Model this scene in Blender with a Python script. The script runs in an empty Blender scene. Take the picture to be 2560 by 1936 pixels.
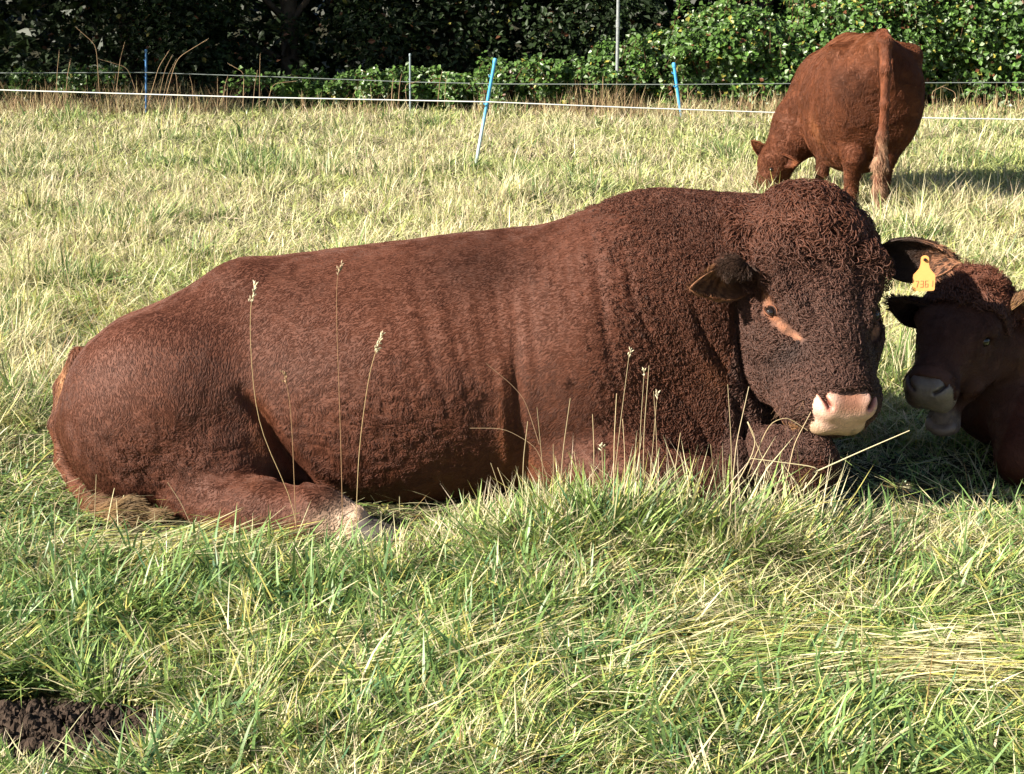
import bpy, math, random
import numpy as np
from mathutils import Vector, Matrix

SC = bpy.context.scene
C = SC.collection
RNG = np.random.default_rng(7)
random.seed(7)

# ------------------------------------------------------------------ camera
CAM_H = 1.67
F_PX = 1500.0
PITCH = math.radians(14.8)
cam_d = bpy.data.cameras.new("camera")
cam = bpy.data.objects.new("camera", cam_d)
C.objects.link(cam)
cam.location = (0, 0, CAM_H)
cam.rotation_euler = (math.radians(90) - PITCH, 0, 0)
cam_d.sensor_width = 36.0
cam_d.lens = 36.0 * F_PX / 1024.0
cam_d.clip_start = 0.05
cam_d.clip_end = 500
SC.camera = cam

# ------------------------------------------------------------------ light
EL = math.radians(30)
HX, HY = 0.89, 0.455                      # horizontal travel of the light
n_ = math.hypot(HX, HY); HX /= n_; HY /= n_
SUN_DIR = Vector((HX * math.cos(EL), HY * math.cos(EL), -math.sin(EL)))
world = bpy.data.worlds.new("World"); SC.world = world
world.use_nodes = True
wn = world.node_tree.nodes; wl = world.node_tree.links
wn.clear()
sky = wn.new("ShaderNodeTexSky"); sky.sky_type = 'NISHITA'; sky.sun_disc = False
sky.sun_elevation = EL; sky.sun_rotation = math.atan2(-HX, -HY)
sky.air_density = 1.0; sky.dust_density = 1.0
bg = wn.new("ShaderNodeBackground"); bg.inputs['Strength'].default_value = 0.045
wo = wn.new("ShaderNodeOutputWorld")
wl.new(sky.outputs[0], bg.inputs[0]); wl.new(bg.outputs[0], wo.inputs[0])
sun_d = bpy.data.lights.new("sun", 'SUN'); sun_d.energy = 5.0
sun_d.angle = math.radians(0.5); sun_d.color = (1.0, 0.93, 0.80)
sun = bpy.data.objects.new("sun", sun_d); C.objects.link(sun)
sun.rotation_euler = SUN_DIR.to_track_quat('-Z', 'Y').to_euler()
sun.location = (-6, -6, 8)
SC.view_settings.view_transform = 'Standard'
SC.view_settings.look = 'None'
SC.view_settings.exposure = 1.35
SC.view_settings.gamma = 1
SC.cycles.max_bounces = 6
SC.cycles.diffuse_bounces = 3
SC.cycles.glossy_bounces = 2
SC.cycles.transmission_bounces = 3
SC.cycles.transparent_max_bounces = 4
SC.cycles.use_denoising = True
SC.cycles.denoising_input_passes = 'RGB_ALBEDO_NORMAL'
SC.cycles.use_adaptive_sampling = True
SC.cycles.adaptive_threshold = 0.02
SC.cycles_curves.shape = 'RIBBONS'
SC.cycles_curves.subdivisions = 2

# ------------------------------------------------------------------ helpers
SP, CP = math.sin(PITCH), math.cos(PITCH)

def P(px, py, Y):
    """the world point seen at (px, py) of a 1024x774 view, at ground distance Y"""
    a = (px - 512.0) / F_PX; b = (387.0 - py) / F_PX
    t = Y / (CP + b * SP)
    return np.array([a * t, Y, CAM_H + t * (-SP + b * CP)])

def XZ(px, py, Y=4.75):
    p = P(px, py, Y); return (p[0], p[2])

def groundY(py, z=0.0):
    return (CAM_H - z) / math.tan(PITCH + math.atan((py - 387.0) / F_PX))

_LAT = RNG.random((32, 32, 32)).astype(np.float32)
def noise(p, s):
    """smooth value noise in 0..1 at points p (n,3), s cells per metre"""
    q = np.asarray(p, dtype=np.float64) * s + 137.0
    i = np.floor(q).astype(np.int64); f = (q - i).astype(np.float32)
    f = f * f * (3 - 2 * f); i &= 31; j = (i + 1) & 31
    x0, y0, z0 = i[..., 0], i[..., 1], i[..., 2]; x1, y1, z1 = j[..., 0], j[..., 1], j[..., 2]
    fx, fy, fz = f[..., 0], f[..., 1], f[..., 2]
    def L(a, b, t): return a + (b - a) * t
    return L(L(L(_LAT[x0, y0, z0], _LAT[x1, y0, z0], fx), L(_LAT[x0, y1, z0], _LAT[x1, y1, z0], fx), fy),
             L(L(_LAT[x0, y0, z1], _LAT[x1, y0, z1], fx), L(_LAT[x0, y1, z1], _LAT[x1, y1, z1], fx), fy), fz)

def fbm(p, s, o=3):
    v = 0; a = 1; w = 0
    for k in range(o):
        v = v + a * noise(np.asarray(p) + 11.3 * k, s * 2 ** k); w += a; a *= 0.5
    return v / w

def unit(v, eps=1e-9):
    v = np.asarray(v, dtype=np.float64)
    return v / (np.linalg.norm(v, axis=-1, keepdims=True) + eps)

def tag(o, label=None, cat=None, group=None, kind=None):
    if label: o["label"] = label
    if cat: o["category"] = cat
    if group: o["group"] = group
    if kind: o["kind"] = kind
    return o

def empty(name, loc, label, cat, group=None):
    o = bpy.data.objects.new(name, None); C.objects.link(o)
    o.location = loc; o.empty_display_size = 0.2
    return tag(o, label, cat, group)

def link(name, me, mats, parent=None):
    o = bpy.data.objects.new(name, me); C.objects.link(o)
    for m in (mats if isinstance(mats, (list, tuple)) else [mats]):
        me.materials.append(m)
    if parent is not None:
        o.parent = parent
        p = parent; M = Vector((0, 0, 0))
        while p is not None:
            M += p.location; p = p.parent
        o.location = -M                       # geometry is written in world space
        if parent.type != 'EMPTY': o.location = (0, 0, 0)
    return o

def np_mesh(name, V, faces, col=None, smooth=True, uniform=None, matidx=None):
    """V (n,3); faces (m,k) int array of one size (uniform) or a list of arrays of several sizes"""
    me = bpy.data.meshes.new(name)
    V = np.ascontiguousarray(V, dtype=np.float32)
    if not isinstance(faces, list): faces = [faces]
    faces = [np.asarray(f, dtype=np.int32) for f in faces if len(f)]
    me.vertices.add(len(V)); me.vertices.foreach_set("co", V.ravel())
    nl = sum(f.size for f in faces); nf = sum(len(f) for f in faces)
    me.loops.add(nl); me.polygons.add(nf)
    me.loops.foreach_set("vertex_index", np.concatenate([f.ravel() for f in faces]))
    tot = np.concatenate([np.full(len(f), f.shape[1], dtype=np.int32) for f in faces])
    st = np.concatenate([[0], np.cumsum(tot)[:-1]]).astype(np.int32)
    me.polygons.foreach_set("loop_start", st)
    me.polygons.foreach_set("use_smooth", np.full(nf, smooth))
    if matidx is not None: me.polygons.foreach_set("material_index", np.asarray(matidx, dtype=np.int32))
    me.update(calc_edges=True)
    if col is not None:
        a = me.attributes.new("col", 'FLOAT_COLOR', 'POINT')
        c4 = np.ones((len(V), 4), dtype=np.float32); c4[:, :3] = col
        a.data.foreach_set("color", c4.ravel())
    return me

class Bag:
    """collects small pieces of mesh into one part"""
    def __init__(s): s.V = []; s.F3 = []; s.F4 = []; s.c = []; s.n = 0; s.m3 = []; s.m4 = []
    def add(s, V, F, col=(1, 1, 1), mi=0):
        V = np.asarray(V, dtype=np.float64); F = np.asarray(F)
        (s.F3 if F.shape[1] == 3 else s.F4).append(F + s.n)
        (s.m3 if F.shape[1] == 3 else s.m4).append(np.full(len(F), mi))
        c = np.broadcast_to(np.asarray(col, dtype=np.float32), (len(V), 3))
        s.V.append(V); s.c.append(c); s.n += len(V)
    def tube(s, pts, rad, sides=8, col=(1, 1, 1), caps=True, mi=0):
        pts = np.asarray(pts, dtype=np.float64); n = len(pts)
        rad = np.broadcast_to(np.asarray(rad, dtype=np.float64), (n,))
        T = np.gradient(pts, axis=0); T = unit(T)
        ref = np.array([0, 0, 1.0]) if abs(T[:, 2]).mean() < 0.8 else np.array([1.0, 0, 0])
        A = unit(np.cross(T, ref)); B = np.cross(T, A)
        ang = np.arange(sides) / sides * 2 * np.pi
        R = pts[:, None] + rad[:, None, None] * (np.cos(ang)[None, :, None] * A[:, None] + np.sin(ang)[None, :, None] * B[:, None])
        V = R.reshape(-1, 3)
        i = np.arange(n - 1)[:, None] * sides; j = np.arange(sides)[None]; k = (j + 1) % sides
        F = np.stack([i + j, i + k, i + sides + k, i + sides + j], -1).reshape(-1, 4)
        s.add(V, F[:, ::-1], col, mi)
        if caps:
            for e, rev in ((0, True), (n - 1, False)):
                ring = R[e]; c = pts[e]
                VV = np.vstack([ring, c[None]])
                FF = np.array([[q, (q + 1) % sides, sides] for q in range(sides)])
                s.add(VV, FF if rev else FF[:, ::-1], col, mi)
    def mesh(s, name, smooth=True):
        F = []; M = []
        if s.F3: F.append(np.vstack(s.F3)); M.append(np.concatenate(s.m3))
        if s.F4: F.append(np.vstack(s.F4)); M.append(np.concatenate(s.m4))
        return np_mesh(name, np.vstack(s.V), F, np.vstack(s.c), smooth, matidx=np.concatenate(M))

# ------------------------------------------------------------------ materials
def mat(name, rough=0.7, spec=0.3, attr=True, col=(0.5, 0.5, 0.5), trans=0.0, bump=None, mottle=None, sheen=0.0, coat=0.0):
    m = bpy.data.materials.new(name); m.use_nodes = True
    nt = m.node_tree; b = nt.nodes["Principled BSDF"]; out = nt.nodes["Material Output"]
    b.inputs['Roughness'].default_value = rough
    b.inputs['Specular IOR Level'].default_value = spec
    b.inputs['Sheen Weight'].default_value = sheen
    b.inputs['Coat Weight'].default_value = coat
    if attr:
        a = nt.nodes.new("ShaderNodeAttribute"); a.attribute_name = "col"; src = a.outputs['Color']
    else:
        a = nt.nodes.new("ShaderNodeRGB"); a.outputs[0].default_value = (*col, 1); src = a.outputs[0]
    tc = nt.nodes.new("ShaderNodeTexCoord")
    if mottle:
        nz = nt.nodes.new("ShaderNodeTexNoise"); nz.inputs['Scale'].default_value = mottle[0]; nz.inputs['Detail'].default_value = 5
        nt.links.new(tc.outputs['Object'], nz.inputs['Vector'])
        mr = nt.nodes.new("ShaderNodeMapRange"); mr.inputs['From Min'].default_value = 0.3; mr.inputs['From Max'].default_value = 0.7
        mr.inputs['To Min'].default_value = 1 - mottle[1]; mr.inputs['To Max'].default_value = 1 + mottle[1]
        nt.links.new(nz.outputs[0], mr.inputs[0])
        mx = nt.nodes.new("ShaderNodeVectorMath"); mx.operation = 'SCALE'
        nt.links.new(src, mx.inputs[0]); nt.links.new(mr.outputs[0], mx.inputs['Scale']); src = mx.outputs[0]
    nt.links.new(src, b.inputs['Base Color'])
    if bump:
        nz2 = nt.nodes.new("ShaderNodeTexNoise"); nz2.inputs['Scale'].default_value = bump[0]; nz2.inputs['Detail'].default_value = 4
        nt.links.new(tc.outputs['Object'], nz2.inputs['Vector'])
        bp = nt.nodes.new("ShaderNodeBump"); bp.inputs['Strength'].default_value = bump[1]; bp.inputs['Distance'].default_value = bump[2]
        nt.links.new(nz2.outputs[0], bp.inputs['Height']); nt.links.new(bp.outputs[0], b.inputs['Normal'])
    if trans > 0:
        tr = nt.nodes.new("ShaderNodeBsdfTranslucent"); nt.links.new(src, tr.inputs['Color'])
        ms = nt.nodes.new("ShaderNodeMixShader"); ms.inputs[0].default_value = trans
        nt.links.new(b.outputs[0], ms.inputs[1]); nt.links.new(tr.outputs[0], ms.inputs[2])
        nt.links.new(ms.outputs[0], out.inputs['Surface'])
    return m

M_HIDE = mat("short_coat_skin", rough=0.65, spec=0.25, bump=(220, 0.5, 0.004), mottle=(60, 0.18))
M_FUR = mat("fur_strands", rough=0.5, spec=0.24)
M_NOSE = mat("bare_wet_nose", rough=0.36, spec=0.5, bump=(170, 0.9, 0.003), mottle=(55, 0.14))
M_EYE = mat("wet_dark_eye", rough=0.05, spec=0.8, attr=False, col=(0.012, 0.007, 0.005))
M_HOOF = mat("hoof_horn", rough=0.7, attr=False, col=(0.075, 0.062, 0.055), bump=(60, 0.6, 0.004), mottle=(30, 0.35))
M_TAG = mat("tag_plastic", rough=0.45, spec=0.4, attr=False, col=(0.95, 0.43, 0.14), mottle=(40, 0.06))
M_INK = mat("tag_ink", rough=0.6, attr=False, col=(0.42, 0.22, 0.10))
M_GRASS = mat("grass_blades", rough=0.42, spec=0.40, trans=0.30)
M_LEAF = mat("leaves", rough=0.38, spec=0.5, trans=0.22)
M_TREELEAF = mat("tree_leaves", rough=0.5, spec=0.35, trans=0.2)
M_STEM = mat("dry_stems", rough=0.7, spec=0.2, trans=0.1)
M_BARK = mat("bark", rough=0.9, attr=False, col=(0.075, 0.058, 0.045), bump=(18, 0.8, 0.03), mottle=(6, 0.4))
M_BLUE = mat("blue_plastic", rough=0.45, spec=0.4, mottle=(30, 0.12))
M_WIRE = mat("poly_wire", rough=0.5, attr=False, col=(0.72, 0.73, 0.70))
M_DWIRE = mat("grey_wire", rough=0.5, attr=False, col=(0.22, 0.25, 0.24))
M_METAL = mat("galvanised_steel", rough=0.38, spec=0.5, attr=False, col=(0.26, 0.28, 0.29), mottle=(25, 0.2))
M_SOIL = mat("dug_soil", rough=0.95, spec=0.1, attr=False, col=(0.052, 0.036, 0.027), bump=(70, 0.9, 0.012), mottle=(35, 0.4))
gm = mat("field_soil_and_thatch", rough=0.95, spec=0.1, attr=False, col=(0.040, 0.036, 0.018), bump=(45, 0.9, 0.02), mottle=(14, 0.45))

# ------------------------------------------------------------------ ground
def hfield(x, y):
    p = np.stack([x, y, 0 * x], -1)
    h = 0.05 * (fbm(p, 0.55, 2) - 0.5) + 0.035 * (noise(p, 2.3) - 0.5) * np.exp(-np.clip(np.asarray(y) - 5, 0, 99) * .25)
    # raised tussock in front of the chest, flattened where the animals lie
    h = h + 0.085 * np.exp(-(((x - 0.30) / 0.42) ** 2 + ((y - 4.18) / 0.25) ** 2))
    flat = np.exp(-(((x + 0.3) / 1.5) ** 4 + ((y - 5.1) / 0.7) ** 4))
    return h * (1 - 0.8 * flat)

def build_ground():
    xs = np.concatenate([np.linspace(-60, -9, 18), np.linspace(-8.8, 8.8, 177), np.linspace(9, 60, 18)])
    ys = np.concatenate([np.linspace(-12, 1.8, 12), np.linspace(2, 24, 221), np.linspace(24.5, 110, 24)])
    X, Y = np.meshgrid(xs, ys, indexing='ij')
    Z = hfield(X, Y)
    V = np.stack([X, Y, Z], -1).reshape(-1, 3)
    nx, ny = len(xs), len(ys)
    i = np.arange(nx - 1)[:, None] * ny; j = np.arange(ny - 1)[None]
    F = np.stack([i + j, i + ny + j, i + ny + j + 1, i + j + 1], -1).reshape(-1, 4)
    o = link("ground", np_mesh("ground", V, F), gm)
    tag(o, "grassy pasture ground under the cattle", "ground", kind="structure")
build_ground()

# ------------------------------------------------------------------ implicit modelling
def poly2(g2, pts2):
    best = np.full(g2.shape[:-1], 9.0)
    for a, b in zip(pts2[:-1], pts2[1:]):
        a = np.array(a, float); ab = np.array(b, float) - a
        t = np.clip(((g2 - a) @ ab) / (ab @ ab), 0, 1)
        best = np.minimum(best, np.linalg.norm(g2 - a - t[..., None] * ab, axis=-1))
    return best

class Field:
    def __init__(s, lo, hi, h):
        s.lo = np.array(lo, float); s.h = h
        s.n = np.ceil((np.array(hi) - s.lo) / h).astype(int) + 1
        s.ax = [s.lo[k] + h * np.arange(s.n[k]) for k in range(3)]
        s.F = np.full(s.n, 0.25, dtype=np.float32)
    def box(s, lo, hi):
        a = np.clip(np.floor((np.array(lo) - s.lo) / s.h).astype(int), 0, s.n - 1)
        b = np.clip(np.ceil((np.array(hi) - s.lo) / s.h).astype(int) + 1, 1, s.n)
        sl = tuple(slice(a[k], max(b[k], a[k] + 1)) for k in range(3))
        g = np.meshgrid(*[s.ax[k][sl[k]].astype(np.float32) for k in range(3)], indexing='ij')
        return sl, np.stack(g, -1)
    def blend(s, sl, d, k, op='add'):
        A = s.F[sl]
        if op == 'add':
            h = np.maximum(k - np.abs(A - d), 0) / k
            s.F[sl] = np.minimum(A, d) - h * h * k * 0.25
        else:
            d = -d
            h = np.maximum(k - np.abs(A - d), 0) / k
            s.F[sl] = np.maximum(A, d) + h * h * k * 0.25
    def ell(s, c, r, axes=None, k=0.06, op='add'):
        c = np.array(c, float); r = np.array(r, float)
        R = np.eye(3) if axes is None else unit(np.array(axes, float))   # rows are the local axes
        e = np.sqrt(((R * r[:, None]) ** 2).sum(0)) + k + s.h * 2
        sl, G = s.box(c - e, c + e)
        q = (G - c) @ R.T
        k0 = np.linalg.norm(q / r, axis=-1); k1 = np.linalg.norm(q / (r * r), axis=-1) + 1e-6
        s.blend(sl, (k0 * (k0 - 1) / k1).astype(np.float32), k, op)
    def cone(s, a, b, r1, r2, k=0.05, op='add'):
        a = np.array(a, float); b = np.array(b, float); m = max(r1, r2) + k + 2 * s.h
        sl, G = s.box(np.minimum(a, b) - m, np.maximum(a, b) + m)
        ab = b - a; t = np.clip(((G - a) @ ab) / (ab @ ab + 1e-9), 0, 1)
        d = np.linalg.norm(G - a - t[..., None] * ab, axis=-1) - (r1 + (r2 - r1) * t)
        s.blend(sl, d.astype(np.float32), k, op)
    def chain(s, pts, rs, k=0.05, op='add'):
        for q in range(len(pts) - 1): s.cone(pts[q], pts[q + 1], rs[q], rs[q + 1], k, op)
    def loft(s, xs, top, bot, yc, a, n=2.3, k=0.05, egg=0.2, dirn=None, origin=None):
        """trunk: axis along local x; dirn=(cos, sin) heading in the xy plane, origin its zero"""
        sl, G = s.box(s.lo, s.lo + s.h * (s.n - 1))
        if dirn is None:
            lx = G[..., 0]; ly = G[..., 1]
        else:
            lx = (G[..., 0] - origin[0]) * dirn[0] + (G[..., 1] - origin[1]) * dirn[1]
            ly = -(G[..., 0] - origin[0]) * dirn[1] + (G[..., 1] - origin[1]) * dirn[0]
        lz = G[..., 2]
        xi = np.linspace(xs[0], xs[-1], 400)
        def sm(v):
            v = np.interp(xi, xs, v); kk = np.exp(-np.linspace(-2, 2, 21) ** 2); kk /= kk.sum()
            return np.convolve(np.pad(v, 10, mode='edge'), kk, mode='valid')
        T, B, YC, A = (sm(v) for v in (top, bot, yc, a))
        it = lambda v: np.interp(lx, xi, v).astype(np.float32)
        t, b_, y0, aa = it(T), it(B), it(YC), it(A)
        zc = (t + b_) / 2; hb = np.maximum((t - b_) / 2, 0.02)
        u = (lz - zc) / hb
        aa = np.maximum(aa * (1 - egg * np.clip(u, 0, 1) ** 2), 0.02)
        q = (np.abs((ly - y0) / aa) ** n + np.abs(u) ** n) ** (1 / n)
        d = (q - 1) * np.minimum(aa, hb)
        over = np.maximum(np.maximum(xs[0] - lx, lx - xs[-1]), 0)
        d = np.where(over > 0, np.maximum(d, 0) + over, d)
        s.blend(sl, d.astype(np.float32), k)
    def crease(s, pts2, amp, width, ymax=9, taper=True, axes=(0, 2), ymin=-9):
        """push the skin in (amp>0) or out (amp<0) along a polyline drawn in the xz plane"""
        pts2 = np.array(pts2, float)
        lo = s.lo.copy(); hi = s.lo + s.h * (s.n - 1)
        for q, A in enumerate(axes):
            lo[A] = pts2[:, q].min() - 3 * width; hi[A] = pts2[:, q].max() + 3 * width
        if ymax < hi[1]: hi[1] = ymax
        if ymin > lo[1]: lo[1] = ymin
        sl, G = s.box(lo, hi); best = np.full(G.shape[:-1], 9.0)
        seg = len(pts2) - 1; par = np.zeros(G.shape[:-1])
        g2 = G[..., list(axes)]
        for q in range(seg):
            a, b = pts2[q], pts2[q + 1]; ab = b - a
            t = np.clip(((g2 - a) @ ab) / (ab @ ab), 0, 1)
            d = np.linalg.norm(g2 - a - t[..., None] * ab, axis=-1)
            m = d < best; best[m] = d[m]; par[m] = (q + t[m]) / seg
        w = np.exp(-(best / width) ** 2)
        if taper: w = w * np.sin(np.pi * np.clip(par, 0.03, 0.97)) ** 0.5
        s.F[sl] += (amp * w).astype(np.float32)
    def groove(s, fr, pts2, amp, width, front):
        """carve a line given in head coordinates (u, (v-w)/sqrt2) into the front of a nose"""
        sl, G = s.box(s.lo, s.lo + s.h * (s.n - 1))
        u, v, w = fr.loc(G.reshape(-1, 3).astype(float)); b = (v - w) * .7071; f = (v + w) * .7071
        d = poly2(np.stack([u, b], -1), pts2)
        s.F[sl] += (amp * np.exp(-(d / width) ** 2) * (f > front)).reshape(G.shape[:-1]).astype(np.float32)
    def mesh(s):
        """surface nets"""
        F = s.F; n = s.n
        F[0] = F[-1] = 0.1; F[:, 0] = F[:, -1] = 0.1; F[:, :, 0] = F[:, :, -1] = 0.1
        S = F < 0
        cnt = np.zeros(n - 1, dtype=np.int8)
        for dx in (0, 1):
            for dy in (0, 1):
                for dz in (0, 1):
                    cnt += S[dx:n[0] - 1 + dx, dy:n[1] - 1 + dy, dz:n[2] - 1 + dz]
        act = (cnt > 0) & (cnt < 8)
        I = np.argwhere(act); idx = np.full(n - 1, -1, dtype=np.int64); idx[act] = np.arange(len(I))
        cor = [(a, b, c) for a in (0, 1) for b in (0, 1) for c in (0, 1)]
        val = {c: F[I[:, 0] + c[0], I[:, 1] + c[1], I[:, 2] + c[2]] for c in cor}
        acc = np.zeros((len(I), 3)); num = np.zeros(len(I))
        for c in cor:
            for ax in range(3):
                if c[ax] == 0:
                    d = list(c); d[ax] = 1; d = tuple(d)
                    va, vb = val[c], val[d]; m = (va < 0) != (vb < 0)
                    t = np.where(m, va / np.where(m, va - vb, 1), 0)
                    p = np.array(c, float)[None] + np.eye(3)[ax][None] * t[:, None]
                    acc += p * m[:, None]; num += m
        V = s.lo + s.h * (I + acc / num[:, None])
        Q = []
        for ax in range(3):
            a1, a2 = (ax + 1) % 3, (ax + 2) % 3
            sa = [slice(None)] * 3; sb = [slice(None)] * 3
            sa[ax] = slice(0, n[ax] - 1); sb[ax] = slice(1, n[ax])
            E = S[tuple(sa)] != S[tuple(sb)]
            E = np.argwhere(E)
            E = E[(E[:, a1] > 0) & (E[:, a2] > 0) & (E[:, a1] < n[a1] - 1) & (E[:, a2] < n[a2] - 1)]
            ins = S[tuple(E.T)]
            o1 = np.zeros(3, int); o1[a1] = 1; o2 = np.zeros(3, int); o2[a2] = 1
            q = [idx[tuple((E - o).T)] for o in (o1 + o2, o2, 0 * o1, o1)]
            q = np.stack(q, -1); q[~ins] = q[~ins][:, ::-1]
            Q.append(q)
        Q = np.vstack(Q)
        return V, Q

def relax(V, Q, it=2, lam=0.5):
    E = np.vstack([Q[:, [0, 1]], Q[:, [1, 2]], Q[:, [2, 3]], Q[:, [3, 0]]])
    for _ in range(it):
        acc = np.zeros_like(V); num = np.zeros(len(V))
        for k in range(3):
            acc[:, k] = np.bincount(E[:, 0], V[E[:, 1], k], len(V)) + np.bincount(E[:, 1], V[E[:, 0], k], len(V))
        num = np.bincount(E[:, 0], minlength=len(V)) + np.bincount(E[:, 1], minlength=len(V))
        V = V + lam * (acc / num[:, None] - V)
    return V

def vnormals(V, Q):
    N = np.cross(V[Q[:, 2]] - V[Q[:, 0]], V[Q[:, 3]] - V[Q[:, 1]])
    vn = np.zeros_like(V)
    for c in range(4):
        for k in range(3): vn[:, k] += np.bincount(Q[:, c], N[:, k], len(V))
    return unit(vn)

def fur(name, parent, V, Q, n, comb, style, colour, weight=None, seed=1, npt=6):
    """strands rooted on a quad surface. style(p, N) -> dict(len, curl, rad, lift, keep); comb(p) -> direction"""
    r = np.random.default_rng(seed)
    tri = np.vstack([Q[:, [0, 1, 2]], Q[:, [0, 2, 3]]])
    a, b, c = V[tri[:, 0]], V[tri[:, 1]], V[tri[:, 2]]
    cr = np.cross(b - a, c - a); ar = np.linalg.norm(cr, axis=1); fn = cr / (ar[:, None] + 1e-12)
    w = ar.copy()
    if weight is not None: w = w * weight((a + b + c) / 3, fn)
    cs = np.cumsum(w); pick = np.searchsorted(cs, r.random(n) * cs[-1]); pick = np.minimum(pick, len(tri) - 1)
    u, v = r.random(n), r.random(n); m = u + v > 1; u[m], v[m] = 1 - u[m], 1 - v[m]
    p = a[pick] + u[:, None] * (b - a)[pick] + v[:, None] * (c - a)[pick]
    vn = vnormals(V, Q)
    N = unit(vn[tri[pick, 0]] * (1 - u - v)[:, None] + vn[tri[pick, 1]] * u[:, None] + vn[tri[pick, 2]] * v[:, None])
    s = style(p, N)
    ln, cu, ra, li = (np.broadcast_to(s[k], (n,)).astype(float) for k in ('len', 'curl', 'rad', 'lift'))
    D = comb(p); D = unit(D - (D * N).sum(-1, keepdims=True) * N)
    T = np.cross(N, D)
    fs = s.get('fs', 22.0)
    cell = s.get('cell', 0.016)
    g = np.floor(p / cell + 0.9 * (np.stack([noise(p, 31), noise(p + 7, 31), noise(p + 17, 31)], -1)))
    gi = g.astype(np.int64)
    jt = np.stack([_LAT[(gi[:, 0] * 7 + k) & 31, (gi[:, 1] * 5 + 3 * k) & 31, (gi[:, 2] * 11 + k) & 31] for k in range(3)], -1)
    cc = (g + 0.1 + 0.8 * jt) * cell
    pull = (cc - p); pull = pull - (pull * N).sum(-1, keepdims=True) * N
    pull *= (np.clip(0.15 + cu, 0, 1) * s.get('clump', 0.5))[:, None]
    pk_ = p; p = p + (cc - p) * 0.4 * np.clip(cu, 0, 1)[:, None]
    ang = (noise(p, fs) - 0.5) * 2 * np.pi * 1.5 * cu + (noise(p + 5, 3.0) - 0.5) * 0.9 + r.normal(0, 0.16, n)
    D2 = np.cos(ang)[:, None] * D + np.sin(ang)[:, None] * T
    T2 = np.cross(N, D2)
    ph = noise(p + 9, fs * 0.8) * 4 * np.pi + r.normal(0, 0.35, n)
    ln = ln * r.uniform(0.75, 1.2, n)
    p = pk_
    t = np.linspace(0, 1, npt)[None, :, None]
    turns = 1.1 + 0.8 * noise(p + 3, 20)
    cr_ = (cu * ln * 0.20)[:, None, None]
    th = ph[:, None, None] + turns[:, None, None] * 2 * np.pi * t
    L = ln[:, None, None]
    lif = li[:, None, None]
    env = np.sqrt(t)
    pts = p[:, None] + pull[:, None] * np.sqrt(t) + D2[:, None] * (L * t * (1 - 0.35 * cu[:, None, None])) \
        + N[:, None] * (L * lif * t * (1.3 - 0.5 * t) + 0.0005) \
        + env * cr_ * (np.cos(th) - np.cos(ph)[:, None, None]) * T2[:, None] \
        + env * cr_ * 0.8 * (np.sin(th) - np.sin(ph)[:, None, None]) * N[:, None]
    rr = ra[:, None] * np.array([1, 1, 0.95, 0.85, 0.65, 0.3] if npt == 6 else np.linspace(1, 0.35, npt))[None]
    hc = bpy.data.hair_curves.new(name)
    hc.add_curves([npt] * n)
    hc.attributes['position'].data.foreach_set('vector', pts.astype(np.float32).ravel())
    ra_ = hc.attributes.get('radius') or hc.attributes.new('radius', 'FLOAT', 'POINT')
    ra_.data.foreach_set('value', rr.astype(np.float32).ravel())
    ca = hc.attributes.new('col', 'FLOAT_COLOR', 'CURVE')
    c4 = np.ones((n, 4), dtype=np.float32)
    c4[:, :3] = colour(p) * np.clip(1 + r.normal(0, 0.13, n) + 0.5 * (noise(p, 45) - 0.5), 0.4, 1.8)[:, None]
    ca.data.foreach_set('color', c4.ravel())
    return link(name, hc, M_FUR, parent)

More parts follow.
